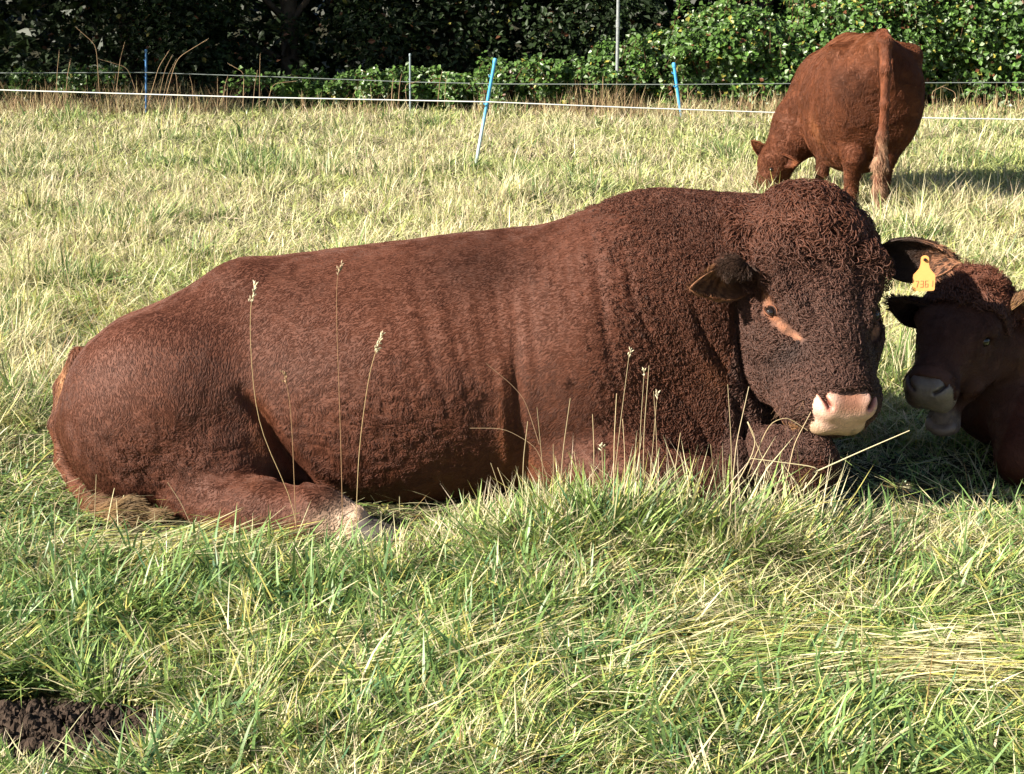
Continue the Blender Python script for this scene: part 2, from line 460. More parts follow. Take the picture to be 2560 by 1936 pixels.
def locks(name, parent, V, Q, n, comb, colour, weight, seed, length=.045, wave=.0055, rad=.0019, lift=.012, npt=12, spread=1.0):
    """single curly locks lying on the coat: flat S-waves that coil up at the tip"""
    r = np.random.default_rng(seed)
    tri = np.vstack([Q[:, [0, 1, 2]], Q[:, [0, 2, 3]]])
    a, b, c = V[tri[:, 0]], V[tri[:, 1]], V[tri[:, 2]]
    cr = np.cross(b - a, c - a); ar = np.linalg.norm(cr, axis=1); fn = cr / (ar[:, None] + 1e-12)
    ce = (a + b + c) / 3
    cs = np.cumsum(ar * weight(ce, fn)); pick = np.minimum(np.searchsorted(cs, r.random(n) * cs[-1]), len(tri) - 1)
    u, v = r.random(n), r.random(n); m = u + v > 1; u[m], v[m] = 1 - u[m], 1 - v[m]
    p = a[pick] + u[:, None] * (b - a)[pick] + v[:, None] * (c - a)[pick]
    vn = vnormals(V, Q); N = unit(vn[tri[pick, 0]])
    D = comb(p); D = unit(D - (D * N).sum(-1, keepdims=True) * N); T = np.cross(N, D)
    ang = (noise(p, 14) - .5) * 4.5 * spread + r.normal(0, .55 * spread, n)
    D2 = np.cos(ang)[:, None] * D + np.sin(ang)[:, None] * T; T2 = np.cross(N, D2)
    L = length * r.uniform(.55, 1.3, n) * (weight(p, N) ** .5 if False else 1.0)
    W = wave * r.uniform(.5, 1.5, n); fq = r.uniform(1.2, 2.6, n) * 2 * np.pi; ph = r.uniform(0, 2 * np.pi, n)
    t = np.linspace(0, 1, npt)[None]
    along = L[:, None] * .62 * (t - .22 * np.maximum(t - .6, 0) ** 2 * 6)
    side = W[:, None] * (np.sin(fq[:, None] * t + ph[:, None]) - np.sin(ph)[:, None])
    up = lift * (.25 + np.sin(np.pi * np.clip(t * 1.05, 0, 1)) * .75) + W[:, None] * .5 * (np.cos(fq[:, None] * t + ph[:, None]) + .3)
    pts = p[:, None] + along[..., None] * D2[:, None] + side[..., None] * T2[:, None] + up[..., None] * N[:, None]
    rr = rad * r.uniform(.6, 1.25, n)[:, None] * np.clip(np.sin(np.pi * (t * .85 + .12)), .2, 1)
    hc = bpy.data.hair_curves.new(name); hc.add_curves([npt] * n)
    hc.attributes['position'].data.foreach_set('vector', pts.astype(np.float32).ravel())
    ra_ = hc.attributes.get('radius') or hc.attributes.new('radius', 'FLOAT', 'POINT')
    ra_.data.foreach_set('value', rr.astype(np.float32).ravel())
    ca = hc.attributes.new('col', 'FLOAT_COLOR', 'CURVE'); c4 = np.ones((n, 4), dtype=np.float32)
    c4[:, :3] = colour(p) * np.clip(1.0 + r.normal(0, .24, n), .45, 1.8)[:, None]
    ca.data.foreach_set('color', c4.ravel())
    return link(name, hc, M_FUR, parent)

def gauss2(p, c, s):
    return np.exp(-(((p[:, 0] - c[0]) / s[0]) ** 2 + ((p[:, 2] - c[1]) / s[1]) ** 2))
def sstep(v, a, b):
    t = np.clip((v - a) / (b - a), 0, 1); return t * t * (3 - 2 * t)

def ear_mesh(base, L, N, length, width, cup=1.25, droop=0.0, fold=0.0, colf=None, thick=0.005, tipw=0.5):
    """a cupped leaf with thickness: L points to the tip, N is where the cup opens"""
    L = unit(L); N = unit(N - (N @ L) * L); Vv = np.cross(N, L)
    ns, na = 16, 13
    s = np.linspace(0, 1, ns)[:, None]; a = np.linspace(-cup, cup, na)[None]
    w = width * np.sin(np.pi * np.clip(s * 0.95 + 0.05, 0, 1) ** 0.95) ** 0.60 + 0.012 * (1 - s)
    w = np.maximum(w, 0.004)
    curl = 1 + 0.35 * (1 - s)
    off = (np.sin(a * curl) / 1.0)[..., None] * Vv * w[..., None] + ((1 - np.cos(a * curl)) * w)[..., None] * N
    ctr = base + s[..., None] * L * length + (s ** 2 * droop)[..., None] * np.array([0, 0, -1.0]) + (fold * s ** 2)[..., None] * N
    inner = ctr + off
    nrm = -(np.sin(a * curl)[..., None] * Vv - np.cos(a * curl)[..., None] * N + 0 * ctr)
    outer = inner - nrm * thick
    V = np.vstack([inner.reshape(-1, 3), outer.reshape(-1, 3)])
    i = np.arange(ns - 1)[:, None] * na; j = np.arange(na - 1)[None]; n0 = ns * na
    Fi = np.stack([i + j, i + na + j, i + na + j + 1, i + j + 1], -1).reshape(-1, 4)
    F = [Fi, Fi[:, ::-1] + n0]
    rim = [np.arange(na), np.arange(na) + (ns - 1) * na, np.arange(ns) * na, np.arange(ns) * na + na - 1]
    for q, e in enumerate(rim):
        f = np.stack([e[:-1], e[1:], e[1:] + n0, e[:-1] + n0], -1)
        F.append(f if q in (1, 2) else f[:, ::-1])
    F = np.vstack(F)
    isin = np.zeros(len(V)); isin[:n0] = 1
    sv = np.tile(np.broadcast_to(s, (ns, na)).ravel(), 2); av = np.tile(np.broadcast_to(np.abs(a) / cup, (ns, na)).ravel(), 2)
    return V, F, isin, sv, av

def sphere(c, r, seg=16, ring=10):
    th = np.linspace(0, np.pi, ring + 1)[:, None]; ph = (np.arange(seg) / seg * 2 * np.pi)[None]
    V = np.stack([np.sin(th) * np.cos(ph), np.sin(th) * np.sin(ph), np.cos(th) + 0 * ph], -1).reshape(-1, 3)
    V = np.asarray(c) + V * r
    i = np.arange(ring)[:, None] * seg; j = np.arange(seg)[None]; k = (j + 1) % seg
    F = np.stack([i + j, i + seg + j, i + seg + k, i + k], -1).reshape(-1, 4)
    return V, F

class Frame:
    """local head frame: u to the animal's left as drawn on the right of the picture, v poll to muzzle, w out of the forehead"""
    def __init__(s, o, v, u, sc=1.0, sv=1.0):
        s.sv = sv
        s.o = np.array(o, float); s.v = unit(v); u = np.array(u, float)
        s.u = unit(u - (u @ s.v) * s.v); s.w = np.cross(s.u, s.v)
        if s.w[1] > 0: s.w = -s.w
        s.sc = sc; s.ax = [s.u, s.v, s.w]
    def __call__(s, a, b, c): return s.o + s.sc * (a * s.u + b * s.sv * s.v + c * s.w)
    def loc(s, p): q = (p - s.o) / s.sc; return q @ s.u, (q @ s.v) / s.sv, q @ s.w


# ================================================================== THE BULL
bull = empty("bull", (0.0, 5.1, 0.0), "huge curly-coated red-brown bull with a pink nose lying in the foreground grass", "bull")

def build_bull():
    H = 0.009
    B = Field((-1.72, 4.22, -0.06), (1.32, 5.62, 1.20), H)
    top = [(58, 410), (61, 390), (66, 372), (75, 354), (84, 342), (116, 316), (157, 300), (194, 280), (218, 266), (241, 260), (278, 254), (333, 246), (398, 239),
           (463, 230), (532, 224), (583, 216), (625, 206), (662, 200), (694, 197), (741, 201), (778, 214), (805, 240), (825, 280)]
    a = [.06, .13, .17, .2, .225, .28, .32, .345, .36, .37, .40, .42, .435, .45, .45, .445, .43, .42, .41, .38, .33, .27, .16]
    yc0 = 5.10
    xs = [P(x, y, yc0)[0] for x, y in top]; tz = [P(x, y, yc0)[2] - 0.012 for x, y in top]
    bot = [0.17, 0.10, 0.06, 0.03, 0.0] + [-0.02] * 15 + [0.03, 0.08, 0.2]
    yc = [5.12] * 5 + [5.10] * 18
    B.loft(xs, tz, bot, yc, a, n=2.25, egg=0.28)
    # thigh and stifle mass
    B.ell(P(168, 412, 4.86), (.335, .235, .335), k=0.12)
    B.ell(P(142, 425, 4.93), (.235, .23, .29), k=0.10)
    B.ell(P(222, 466, 4.80), (.215, .19, .20), k=0.07)
    B.cone(P(243, 292, 5.03), P(175, 400, 4.95), .06, .15, k=0.14)      # hip bone ridge
    # hind shank lying forward
    B.chain([P(205, 500, 4.72), P(262, 512, 4.56), P(322, 516, 4.46), P(352, 524, 4.43)], [.12, .102, .080, .064], k=0.05)
    # belly bulge / barrel
    B.ell(P(400, 395, 5.00), (.50, .40, .36), k=0.12)
    # shoulder, arm, brisket
    B.ell(P(585, 355, 4.98), (.30, .33, .40), k=0.12)
    B.ell(P(650, 300, 5.02), (.32, .31, .34), k=0.12)
    B.ell(P(640, 430, 4.92), (.26, .26, .24), k=0.10)
    B.ell(P(712, 410, 4.92), (.20, .22, .30), k=0.10)
    B.chain([P(560, 455, 4.80), P(640, 478, 4.60), P(720, 488, 4.50)], [.13, .10, .08], k=0.06)
    # neck and jowl
    B.cone(P(690, 300, 5.06), P(800, 265, 5.04), .33, .235, k=0.08)
    B.cone(P(715, 335, 4.98), P(780, 310, 4.98), .20, .17, k=0.08)
    # knee of the folded fore leg under the chin
    B.chain([P(745, 465, 4.72), P(800, 452, 4.56), P(812, 466, 4.52)], [.11, .082, .078], k=0.04)
    B.chain([P(812, 470, 4.53), P(770, 500, 4.60), P(700, 508, 4.62)], [.06, .05, .05], k=0.03)
    # ---------------- head
    hf = Frame(P(820, 204, 4.84), (.07, -.585, -.80), (.955, .30, .03), 1.0, 1.09)
    E = lambda c, r, k=0.05, op='add': B.ell(hf(*c), r, axes=hf.ax, k=k, op=op)
    E((0, .10, -.15), (.195, .17, .16), .06)
    E((0, .24, -.145), (.190, .20, .15), .05)
    E((0, .40, -.135), (.150, .18, .13), .05)
    B.cone(hf(0, .30, -.11), hf(0, .57, -.10), .115, .092, k=.05)
    E((0, .570, -.115), (.145, .10, .105), .04)
    for s in (-1, 1):
        B.chain([hf(.100 * s, .20, -.30), hf(.100 * s, .37, -.26), hf(.062 * s, .56, -.18)], [.128, .122, .085], k=.06)
        E((.14 * s, .20, -.06), (.06, .075, .055), .05)                 # brow
        E((.15 * s, .34, -.13), (.05, .10, .06), .05)                   # cheek bone
        B.ell(hf(.178 * s, .308, -.078), (.030, .034, .024), axes=hf.ax, k=.03, op='sub')
    E((0, .645, -.072), (.080, .050, .052), .02, 'sub')                   # bed of the bare nose
    for s in (-1, 1):
        B.chain([hf(.170 * s, .240, -.09), hf(.150 * s, .262, -.045), hf(.120 * s, .31, -.025), hf(.100 * s, .38, -.02)], [.010, .013, .012, .008], k=.03)
    E((0, .600, -.195), (.075, .065, .04), .02)                         # chin
    E((0, .665, -.160), (.11, .05, .008), .012, 'sub')                  # mouth line
    B.cone(hf(0, .10, -.25), P(745, 290, 5.05), .20, .26, k=0.06)
    E((-.01, -.01, -.10), (.12, .065, .09), .05)                          # poll
    # ---------------- creases and folds, drawn on the flank
    c = lambda pts, Y=4.72: [XZ(x, y, Y) for x, y in pts]
    B.crease(c([(238, 395), (262, 425), (278, 455), (296, 480), (306, 490)], 4.65), .040, .020, 5.0, ymin=4.57)
    B.crease(c([(270, 408), (290, 440), (312, 470), (335, 490)], 4.65), -.014, .020, 5.0)
    B.crease(c([(515, 335), (517, 390), (522, 440), (530, 488)], 4.66), .013, .016, 5.0)
    B.crease(c([(500, 360), (503, 420), (508, 480)], 4.66), -.010, .014, 5.0)
    B.crease(c([(592, 228), (600, 290), (604, 330), (615, 380)], 4.75), .010, .010, 5.1)
    B.crease(c([(625, 250), (634, 300), (648, 335), (668, 356)], 4.72), .012, .010, 5.1)
    B.crease(c([(692, 300), (706, 340), (726, 370), (752, 402)], 4.65), .020, .011, 5.0)
    B.crease(c([(680, 310), (696, 348), (716, 378), (738, 404)], 4.65), -.012, .013, 5.0)
    B.crease(c([(735, 400), (748, 430), (752, 470), (740, 500)], 4.60), .035, .020, 5.0)
    B.crease(c([(747, 275), (743, 310), (744, 350), (750, 385), (762, 412), (784, 428), (800, 432)], 4.58), .045, .017, 5.0)
    B.crease(c([(655, 380), (690, 410), (712, 450), (718, 480)], 4.62), .014, .010, 5.0)
    for q in range(15):                                                   # skin folds behind the ribs
        x0 = 372 + q * 11 + 3 * math.sin(q * 2.3); y0 = 250 + 12 * math.sin(q * 1.7) + 35
        ln = 110 + 45 * math.sin(q * 3.1 + 1)
        sl = 0.36 - 0.018 * q
        B.crease(c([(x0, y0), (x0 + sl * ln * .45, y0 + ln * .5), (x0 + sl * ln, y0 + ln)], 4.68), .0035 + .0025 * math.sin(q * 1.3) ** 2, .009, 5.0)
    for q in range(9):                                                    # folds over the shoulder top
        x0 = 540 + q * 12
        B.crease(c([(x0, 232 + q % 3 * 6), (x0 + 2, 262), (x0 + 6, 290 + (q * 7) % 20)], 4.85), .004, .007, 5.1)
    for q in range(6):                                                    # wrinkles inside the stifle
        B.crease(c([(205 + 2 * q, 470 + 7 * q - 14), (235, 462 + 7 * q - 10), (268, 472 + 7 * q - 12)], 4.60), .006, .007, 5.0)
    V, Q = B.mesh()
    V = relax(V, Q, 3, 0.5)
    N = vnormals(V, Q)
    wav = np.clip(gauss2(V, XZ(170, 455), (.26, .14)) + gauss2(V, XZ(385, 415), (.32, .20)), 0, 1) * (V[:, 1] < 5)
    V = V + N * (wav * .0075 * (np.abs(noise(V * np.array([1, 1, 1.9]), 26) - .5) * 2 - .5))[:, None]
    V = V + N * (0.006 * (fbm(V, 9, 2) - 0.5) + 0.0015 * (noise(V, 40) - 0.5))[:, None]

    hu = lambda p: hf.loc(p)
    # find the skin where the photograph shows the eye, and the strip of bare orange skin running from it
    def skin(px, py):
        d = V - np.array([0, 0, CAM_H]); z = d[:, 1] * CP - d[:, 2] * SP
        x_ = 512 + F_PX * d[:, 0] / z; y_ = 387 - F_PX * (d[:, 1] * SP + d[:, 2] * CP) / z
        m = np.where((np.hypot(x_ - px, y_ - py) < 3.0) & (N[:, 1] < .1))[0]
        k = m[np.argmin(z[m])]; return V[k].copy(), N[k].copy()
    S0, S1, S2, S3 = (skin(*q) for q in ((764, 296), (768, 311), (781, 324), (796, 340)))
    def mir(p):
        u, v, w = hf.loc(p); return hf(-u, v, w)
    PATCH = [[q[0] for q in (S0, S1, S2, S3)]]; PATCH.append([mir(q) for q in PATCH[0]])
    def patch(p, r):
        m = np.zeros(len(p))
        near = (p[:, 0] > .7) & (p[:, 1] < 5.0) & (p[:, 2] > .45); q = p[near]; b_ = np.full(len(q), 9.0)
        for L in PATCH:
            for n_, (a, b) in enumerate(zip(L[:-1], L[1:])):
                ab = b - a; t = np.clip(((q - a) @ ab) / (ab @ ab), 0, 1)
                b_ = np.minimum(b_, np.linalg.norm(q - a - t[:, None] * ab, axis=1) / (r * (1.08 - .22 * (n_ + t) / 3)))
        b_ = np.minimum(b_, np.minimum(*[np.linalg.norm(q - L[1], axis=1) for L in PATCH]) / (r * 1.15))
        m[near] = b_; m[~near] = 9
        return m
    def colour(p):
        u, v, w = hu(p)
        n1 = fbm(p, 6, 3)[:, None]; n2 = noise(p + 4, 2.2)[:, None]
        base = np.array([.116, .0400, .0225]) * (0.78 + 0.5 * n1)
        red = np.array([.145, .0475, .0235])
        k = gauss2(p, XZ(470, 340), (.45, .28))[:, None] * 0.6 + 0.35 * n2
        c_ = base * (1 - 0.6 * k) + red * 0.6 * k
        # dark smudge along the back
        dk = gauss2(p, XZ(478, 262, 4.95), (.22, .09))[:, None] * 0.45
        c_ = c_ * (1 - dk)
        # haunch lighter and pinker, its soft sheen put into the colour
        hk = gauss2(p, XZ(150, 365), (.22, .2))[:, None] * 0.35
        c_ = c_ * (1 - hk) + np.array([.20, .075, .045]) * hk
        # fox red on stifle, elbow and jowl folds: lit edges put into the colour
        for pt, s in (((263, 430), (.03, .10)), ((505, 430), (.03, .16)), ((718, 370), (.05, .06)), ((530, 470), (.05, .09))):
            k = gauss2(p, XZ(*pt), s)[:, None] * 0.4
            c_ = c_ * (1 - k) + np.array([.26, .085, .030]) * k
        # shoulder, neck: deeper
        sh = sstep(p[:, 0], .35, .8)[:, None] * 0.22
        c_ = c_ * (1 - sh)
        # head
        inh = ((v > -.15) & (v < .75) & (w > -.42) & (np.abs(u) < .27))[:, None] * (sstep(p[:, 1], 4.95, 4.75)[:, None])
        hd = np.array([.104, .044, .029]) * (0.7 + 0.6 * n1)
        low = sstep(v, .12, .38)[:, None]
        hd = hd * (1 - low) + np.array([.086, .042, .031]) * (0.7 + 0.6 * n1) * low
        up = sstep(v, .22, .02)[:, None]
        hd = hd * (1 - up) + np.array([.138, .052, .030]) * up
        c_ = c_ * (1 - inh) + hd * inh
        d = patch(p, .0185)
        k = np.exp(-((d * (.75 + .6 * noise(p, 75))) ** 3))[:, None]
        oc = np.array([.30, .125, .066]) * (.35 + 1.1 * noise(p, 90)[:, None])
        c_ = c_ * (1 - k) + oc * k
        k = (np.exp(-((patch(p, .030)) ** 3))[:, None] - k).clip(0, 1) * .5
        c_ = c_ * (1 - k) + np.array([.15, .05, .024]) * k
        # orange skin round the eyes, running forward and down
        for s in (-1, 1):
            k2 = np.exp(-(np.hypot(u * s - .13, v - .455) / .035) ** 2)[:, None] * (w > -.25)[:, None] * 0.5
            c_ = c_ * (1 - k2) + np.array([.035, .033, .034]) * k2
        # pale lips
        k = (sstep(v, .56, .62) * (w < -.15) * (w > -.3) * (np.abs(u) < .13) * (p[:, 2] > .35))[:, None] * 0.8
        c_ = c_ * (1 - k) + np.array([.26, .13, .055]) * k
        # white sock above the hoof
        k = (gauss2(p, XZ(352, 520, 4.43), (.085, .05)) * (p[:, 1] < 4.55))[:, None]
        k = np.clip(k * 1.6, 0, 1)
        c_ = c_ * (1 - k) + np.array([.80, .58, .42]) * k
        return np.clip(c_ * .80, 0.003, 1)
    me = np_mesh("body", V, Q, colour(V))
    body = link("body", me, M_HIDE, bull)

    # ---------------- coat
    def comb(p):
        u, v, w = hu(p)
        D = np.zeros_like(p); D[:, 0] = -0.75; D[:, 2] = -0.65
        th = gauss2(p, XZ(150, 420), (.35, .4))[:, None]
        D = D * (1 - th) + np.array([.15, 0, -1.0]) * th
        nb = np.clip(sstep(p[:, 0], .9, .98) * (p[:, 1] < 4.95), 0, 1)[:, None]
        rad = u[:, None] * hf.u * 2 + hf.v * (0.9) + hf.w * 0.2
        return D * (1 - nb) + rad * nb
    def headness(p):
        u, v, w = hu(p)
        return ((v > -.12) & (v < .75) & (w > -.40) & (np.abs(u) < .27)) * sstep(p[:, 1], 4.98, 4.82)
    def eyemask(p):
        return np.exp(-(patch(p, .0300) ** 4))
    def padmask(p):
        u, v, w = hu(p)
        q = np.sqrt((u / .100) ** 2 + ((v - .628) / .075) ** 2 + ((w + .066) / .080) ** 2)
        return q < 1.02
    def curliness(p):
        hd = headness(p)
        k = sstep(p[:, 0], .22, .68) * 0.92
        k = np.maximum(k, 0.55 * gauss2(p, XZ(165, 450), (.30, .17)))
        k = np.maximum(k, 0.52 * gauss2(p, XZ(395, 415), (.34, .20)))
        k = np.maximum(k, 0.22 * gauss2(p, XZ(320, 330), (.20, .18)))
        return np.clip(np.maximum(k, hd), 0.10, 1)
    def style(p, N):
        u, v, w = hu(p); hd = headness(p); k = curliness(p); e = eyemask(p)
        poll = hd * sstep(v, .26, .02)
        ln = .011 + .013 * k + .020 * poll
        ln = ln * (1 - .82 * e)
        ln = ln * (1 - 0.5 * hd * sstep(v, .5, .6))
        rad = .00060 + .00062 * k + .0003 * poll
        lift = .07 + .14 * k + .20 * poll
        return dict(len=ln, curl=k * (1 - .9 * e), rad=rad * (1 - .3 * e), lift=lift * (1 - .8 * e), fs=30.0, cell=.016)
    def weight(c_, fn):
        k = curliness(c_)
        w = np.where(fn[:, 1] > 0.35, 0.15, 1.0) * (0.9 + 0.6 * k + 0.9 * headness(c_))
        w = w * (c_[:, 2] > 0.005) * (1 - padmask(c_)) * np.where(eyemask(c_) > .5, .22, 1)
        return w
    fur("coat", body, V, Q, 270000, comb, style, lambda p: colour(p) * (1 - .30 * np.maximum(headness(p) * sstep(hu(p)[1], .05, .2), sstep(p[:, 0], .3, .8) * .8))[:, None], weight, seed=3)  # undercoat darkened beneath the curls, painting in the shade of the gaps
    def lw(c_, fn):
        h_ = headness(c_); k = sstep(c_[:, 0], .20, .80)
        return np.where(fn[:, 1] > .35, .1, 1.0) * k * (h_ < .5) * (c_[:, 2] > .01)
    locks("curls", body, V, Q, 40000, comb, lambda p: colour(p) * np.array([.92, 1.0, 1.05]), lw, 5, length=.034, wave=.0046, rad=.0011, lift=.0060)
    def hw(c_, fn):
        return headness(c_) * (1 - padmask(c_)) * (eyemask(c_) < .3) * np.where(fn[:, 1] > .4, .2, 1.0) + 1e-7
    locks("face_curls", body, V, Q, 27000, comb, lambda p: colour(p) * 1.12, hw, 7, length=.038, wave=.0058, rad=.00125, lift=.0095, spread=1.25)
    def pw(c_, fn):
        u, v, w = hu(c_); return headness(c_) * (sstep(v, .30, .0) ** 2) * (fn[:, 1] < .4) + 1e-6
    locks("forelock", body, V, Q, 5200, comb, colour, pw, 6, length=.085, wave=.012, rad=.0013, lift=.036, spread=1.5)

    # ---------------- bare nose
    h2 = 0.0035
    c0 = hf(0, .62, -.07); NF = Field(c0 - .16, c0 + .16, h2)
    E2 = lambda c, r, k=0.02, op='add': NF.ell(hf(*c), r, axes=hf.ax, k=k, op=op)
    E2((0, .615, -.070), (.096, .062, .062), .02)
    E2((-.060, .612, -.055), (.046, .050, .048), .03)
    E2((.060, .612, -.055), (.046, .050, .048), .03)
    E2((0, .642, -.124), (.094, .046, .050), .03)
    for q in (-1, 1): E2((.052 * q, .640, -.136), (.044, .042, .040), .025)
    NS = [[(.078 * q, .424), (.083 * q, .444), (.066 * q, .466)] for q in (-1, 1)]
    for ns in NS: NF.groove(hf, ns, .026, .0072, .36)
    V2, Q2 = NF.mesh(); V2 = relax(V2, Q2, 1, 0.4)
    u, v, w = hf.loc(V2)
    base = np.tile(np.array([.70, .44, .34]), (len(V2), 1))
    k = sstep(w, -.085, -.13)[:, None] * 0.6; base = base * (1 - k) + np.array([.50, .36, .20]) * k
    k = (sstep(w, -.05, -.012) * np.exp(-(u / .052) ** 4))[:, None] * .85; base = base * (1 - k) + np.array([.24, .09, .045]) * k
    k = (sstep(noise(V2, 30), .62, .8) * sstep(w, -.07, -.11))[:, None] * .5; base = base * (1 - k) + np.array([.26, .17, .10]) * k
    g2 = np.stack([u, (v - w) * .7071], -1)
    for ns in NS:  # nostril slits: reddish to dark shade painted into the nose colour
        d = poly2(g2, ns)
        k = sstep(d, .026, .008)[:, None] * .8; base = base * (1 - k) + np.array([.50, .17, .12]) * k
        k = sstep(d, .0095, .004)[:, None] * .92; base = base * (1 - k) + np.array([.10, .03, .02]) * k
    link("nose", np_mesh("nose", V2, Q2, base), M_NOSE, bull)

    # ---------------- whiskers and the fringe of short hairs round the nose
    r_ = np.random.default_rng(44); WP = []; nw = 70
    for q in range(nw):
        s_ = r_.choice((-1, 1)); b_ = hf(s_ * r_.uniform(.05, .125), r_.uniform(.56, .66), r_.uniform(-.20, -.06))
        b_ = V[((V - b_) ** 2).sum(1).argmin()]; dd = unit(s_ * hf.u * r_.uniform(.3, 1) + hf.v * r_.uniform(.3, 1) + r_.normal(0, .25, 3)); Lw = r_.uniform(.02, .055)
        for t_ in (0, .25, .5, .75, 1): WP.append(b_ + dd * Lw * t_ + np.array([0, 0, -.012]) * t_ * t_)
    wh = bpy.data.hair_curves.new("whiskers"); wh.add_curves([5] * nw)
    wh.attributes['position'].data.foreach_set('vector', np.array(WP, dtype=np.float32).ravel())
    ra_ = wh.attributes.get('radius') or wh.attributes.new('radius', 'FLOAT', 'POINT'); ra_.data.foreach_set('value', np.tile(np.array([.0006, .0005, .0004, .0003, .0001], dtype=np.float32), nw))
    ca_ = wh.attributes.new('col', 'FLOAT_COLOR', 'CURVE'); ca_.data.foreach_set('color', np.tile(np.array([.30, .17, .10, 1], dtype=np.float32), nw))
    link("whiskers", wh, M_FUR, bull)

    # ---------------- eyes
    for side in (0, 1):
        ec, en = S1
        if side: ec = mir(ec); u_, v_, w_ = en @ hf.u, en @ hf.v, en @ hf.w; en = -u_ * hf.u + v_ * hf.v + w_ * hf.w
        ax1 = unit((PATCH[side][3] - PATCH[side][0])); ax1 = unit(ax1 - (ax1 @ en) * en); ax2 = np.cross(en, ax1)
        Vs, Fs = sphere(ec + en * .0010, .0195, 20, 12)
        bg_ = Bag(); bg_.add(Vs, Fs); eo = link("eye", bg_.mesh("eye"), M_EYE, bull)
        lb = Bag()
        for sg in (-1, 1):
            for off, r_, cc in ((.0135, .0026, (.030, .014, .010)), (.0185, .0030, (.17, .065, .034))):
                a_ = np.linspace(0, math.pi, 11)
                pts = np.array([ec + ax1 * (.0185 + (off - .0125)) * math.cos(q) + ax2 * sg * off * math.sin(q) + en * (.0120 * math.sin(q) + .003 - (off - .0125) * .3) for q in a_])
                lb.tube(pts, r_ * (np.sin(a_) * .6 + .4), 8, col=cc)
        link("eyelids", lb.mesh("eyelids"), M_HIDE, eo)
        lh = bpy.data.hair_curves.new("lashes"); nl_ = 26; lh.add_curves([4] * nl_); up_ = ax2 if ax2[2] > 0 else -ax2; LP = []
        for q in np.linspace(.15, math.pi - .15, nl_):
            b_ = ec + ax1 * .016 * math.cos(q) + up_ * .0095 * math.sin(q) + en * .005
            dd = unit(en * 1.0 + up_ * .3 + ax1 * .5 * math.cos(q) + np.array([0, 0, -.5]))
            LP += [b_ + dd * .016 * t_ + np.array([0, 0, -.004]) * t_ * t_ for t_ in (0, .33, .66, 1)]
        lh.attributes['position'].data.foreach_set('vector', np.array(LP, dtype=np.float32).ravel())
        ra_ = lh.attributes.get('radius') or lh.attributes.new('radius', 'FLOAT', 'POINT')
        ra_.data.foreach_set('value', np.tile(np.array([.0004, .00035, .0003, .0001], dtype=np.float32), nl_))
        link("lashes", lh, M_EYE, eo)

    # ---------------- ears
    def ear(base, L, N, length, width, cup, fold, droop, inner, outer, tipc, seed, nh, dark=None):
        Ve, Fe, isin, sv, av = ear_mesh(base, L, N, length, width, cup, droop, fold)
        col = np.where(isin[:, None] > .5, np.array(inner), np.array(outer))
        k = (isin * sstep(sv, .45, .75))[:, None]; col = col * (1 - k) + np.array(tipc) * k
        if dark is not None:
            k = sstep(sv, .55, .2)[:, None] * .85; col = col * (1 - k) + np.array(dark) * k
        me = np_mesh("ear", Ve, Fe, col); o = link("ear", me, M_HIDE, bull)
        Lu = unit(L)
        def cf(p):
            d = ((p[:, None, :] - Ve[None, ::5]) ** 2).sum(-1).argmin(1); return col[::5][d]
        st = lambda p, N_: dict(len=.020, curl=.25, rad=.0006, lift=.28)
        fur("ear_hair", o, Ve, Fe, nh, lambda p: np.tile(Lu, (len(p), 1)), st, cf, None, seed, 6)
        return o
    # the animal's right ear: left in the picture
    b = P(746, 279, 4.78); t = P(686, 285, 4.63)
    eL = ear(b, t - b, (-.1, -.90, .10), np.linalg.norm(t - b), .054, .95, .02, .010, (.30, .14, .07), (.12, .05, .028), (.26, .12, .06), 21, 6000, (.14, .06, .03))
    # dark tuft of long hair over that ear
    hv, hF = sphere(P(737, 264, 4.67), .026)
    hv = (hv - hv.mean(0)) * np.array([1.15, .6, .55]) + hv.mean(0)
    fur("ear_tuft", eL, hv, hF, 1500, lambda p: np.tile(np.array([-.7, -.3, -.8]), (len(p), 1)),
        lambda p, N_: dict(len=.060, curl=.25, rad=.0008, lift=.10), lambda p: np.tile(np.array([.055, .030, .020]), (len(p), 1)), None, 22)
    # the other ear, with the tag
    b = P(882, 254, 4.92); t = P(958, 258, 4.84)
    eR = ear(b, t - b, (-.35, -.92, -.12), np.linalg.norm(t - b) * 1.0, .068, 1.05, .01, .008, (.05, .026, .018), (.055, .028, .018), (.36, .17, .095), 23, 5000, (.032, .02, .016))
    # ---------------- ear tag: rounded plate with a neck, a stud and its number
    T0 = P(925, 259, 4.76)
    ux = unit(np.array([.97, -.16, .06])); uz = unit(np.array([.05, .10, -1.0])); un = unit(np.cross(uz, ux))
    if un[1] > 0: un = -un
    out2 = []
    Wt, Ht, Nk = .0285, .088, .0105
    for ang in np.linspace(180, 0, 9): out2.append((Nk * math.cos(math.radians(ang)), -Nk * math.sin(math.radians(ang)) * .9))
    out2 += [(Nk * 1.0, .014), (Nk * 1.3, .026), (Wt * .75, .036), (Wt * .97, .043), (Wt, .050)]
    for ang in np.linspace(0, 90, 5): out2.append((Wt - .006 + .006 * math.cos(math.radians(ang)), Ht - .006 + .006 * math.sin(math.radians(ang))))
    for ang in np.linspace(90, 180, 5): out2.append((-Wt + .006 + .006 * math.cos(math.radians(ang)), Ht - .006 + .006 * math.sin(math.radians(ang))))
    out2 += [(-Wt, .050), (-Wt * .97, .043), (-Wt * .75, .036), (-Nk * 1.3, .026), (-Nk, .014)]
    o2 = np.array(out2); n0 = len(o2); sc_ = 1.22
    f = T0 + sc_ * (o2[:, :1] * ux + o2[:, 1:] * uz); bk = f - un * .0022
    cc = T0 + sc_ * (0.05 * uz); 
    bg_ = Bag()
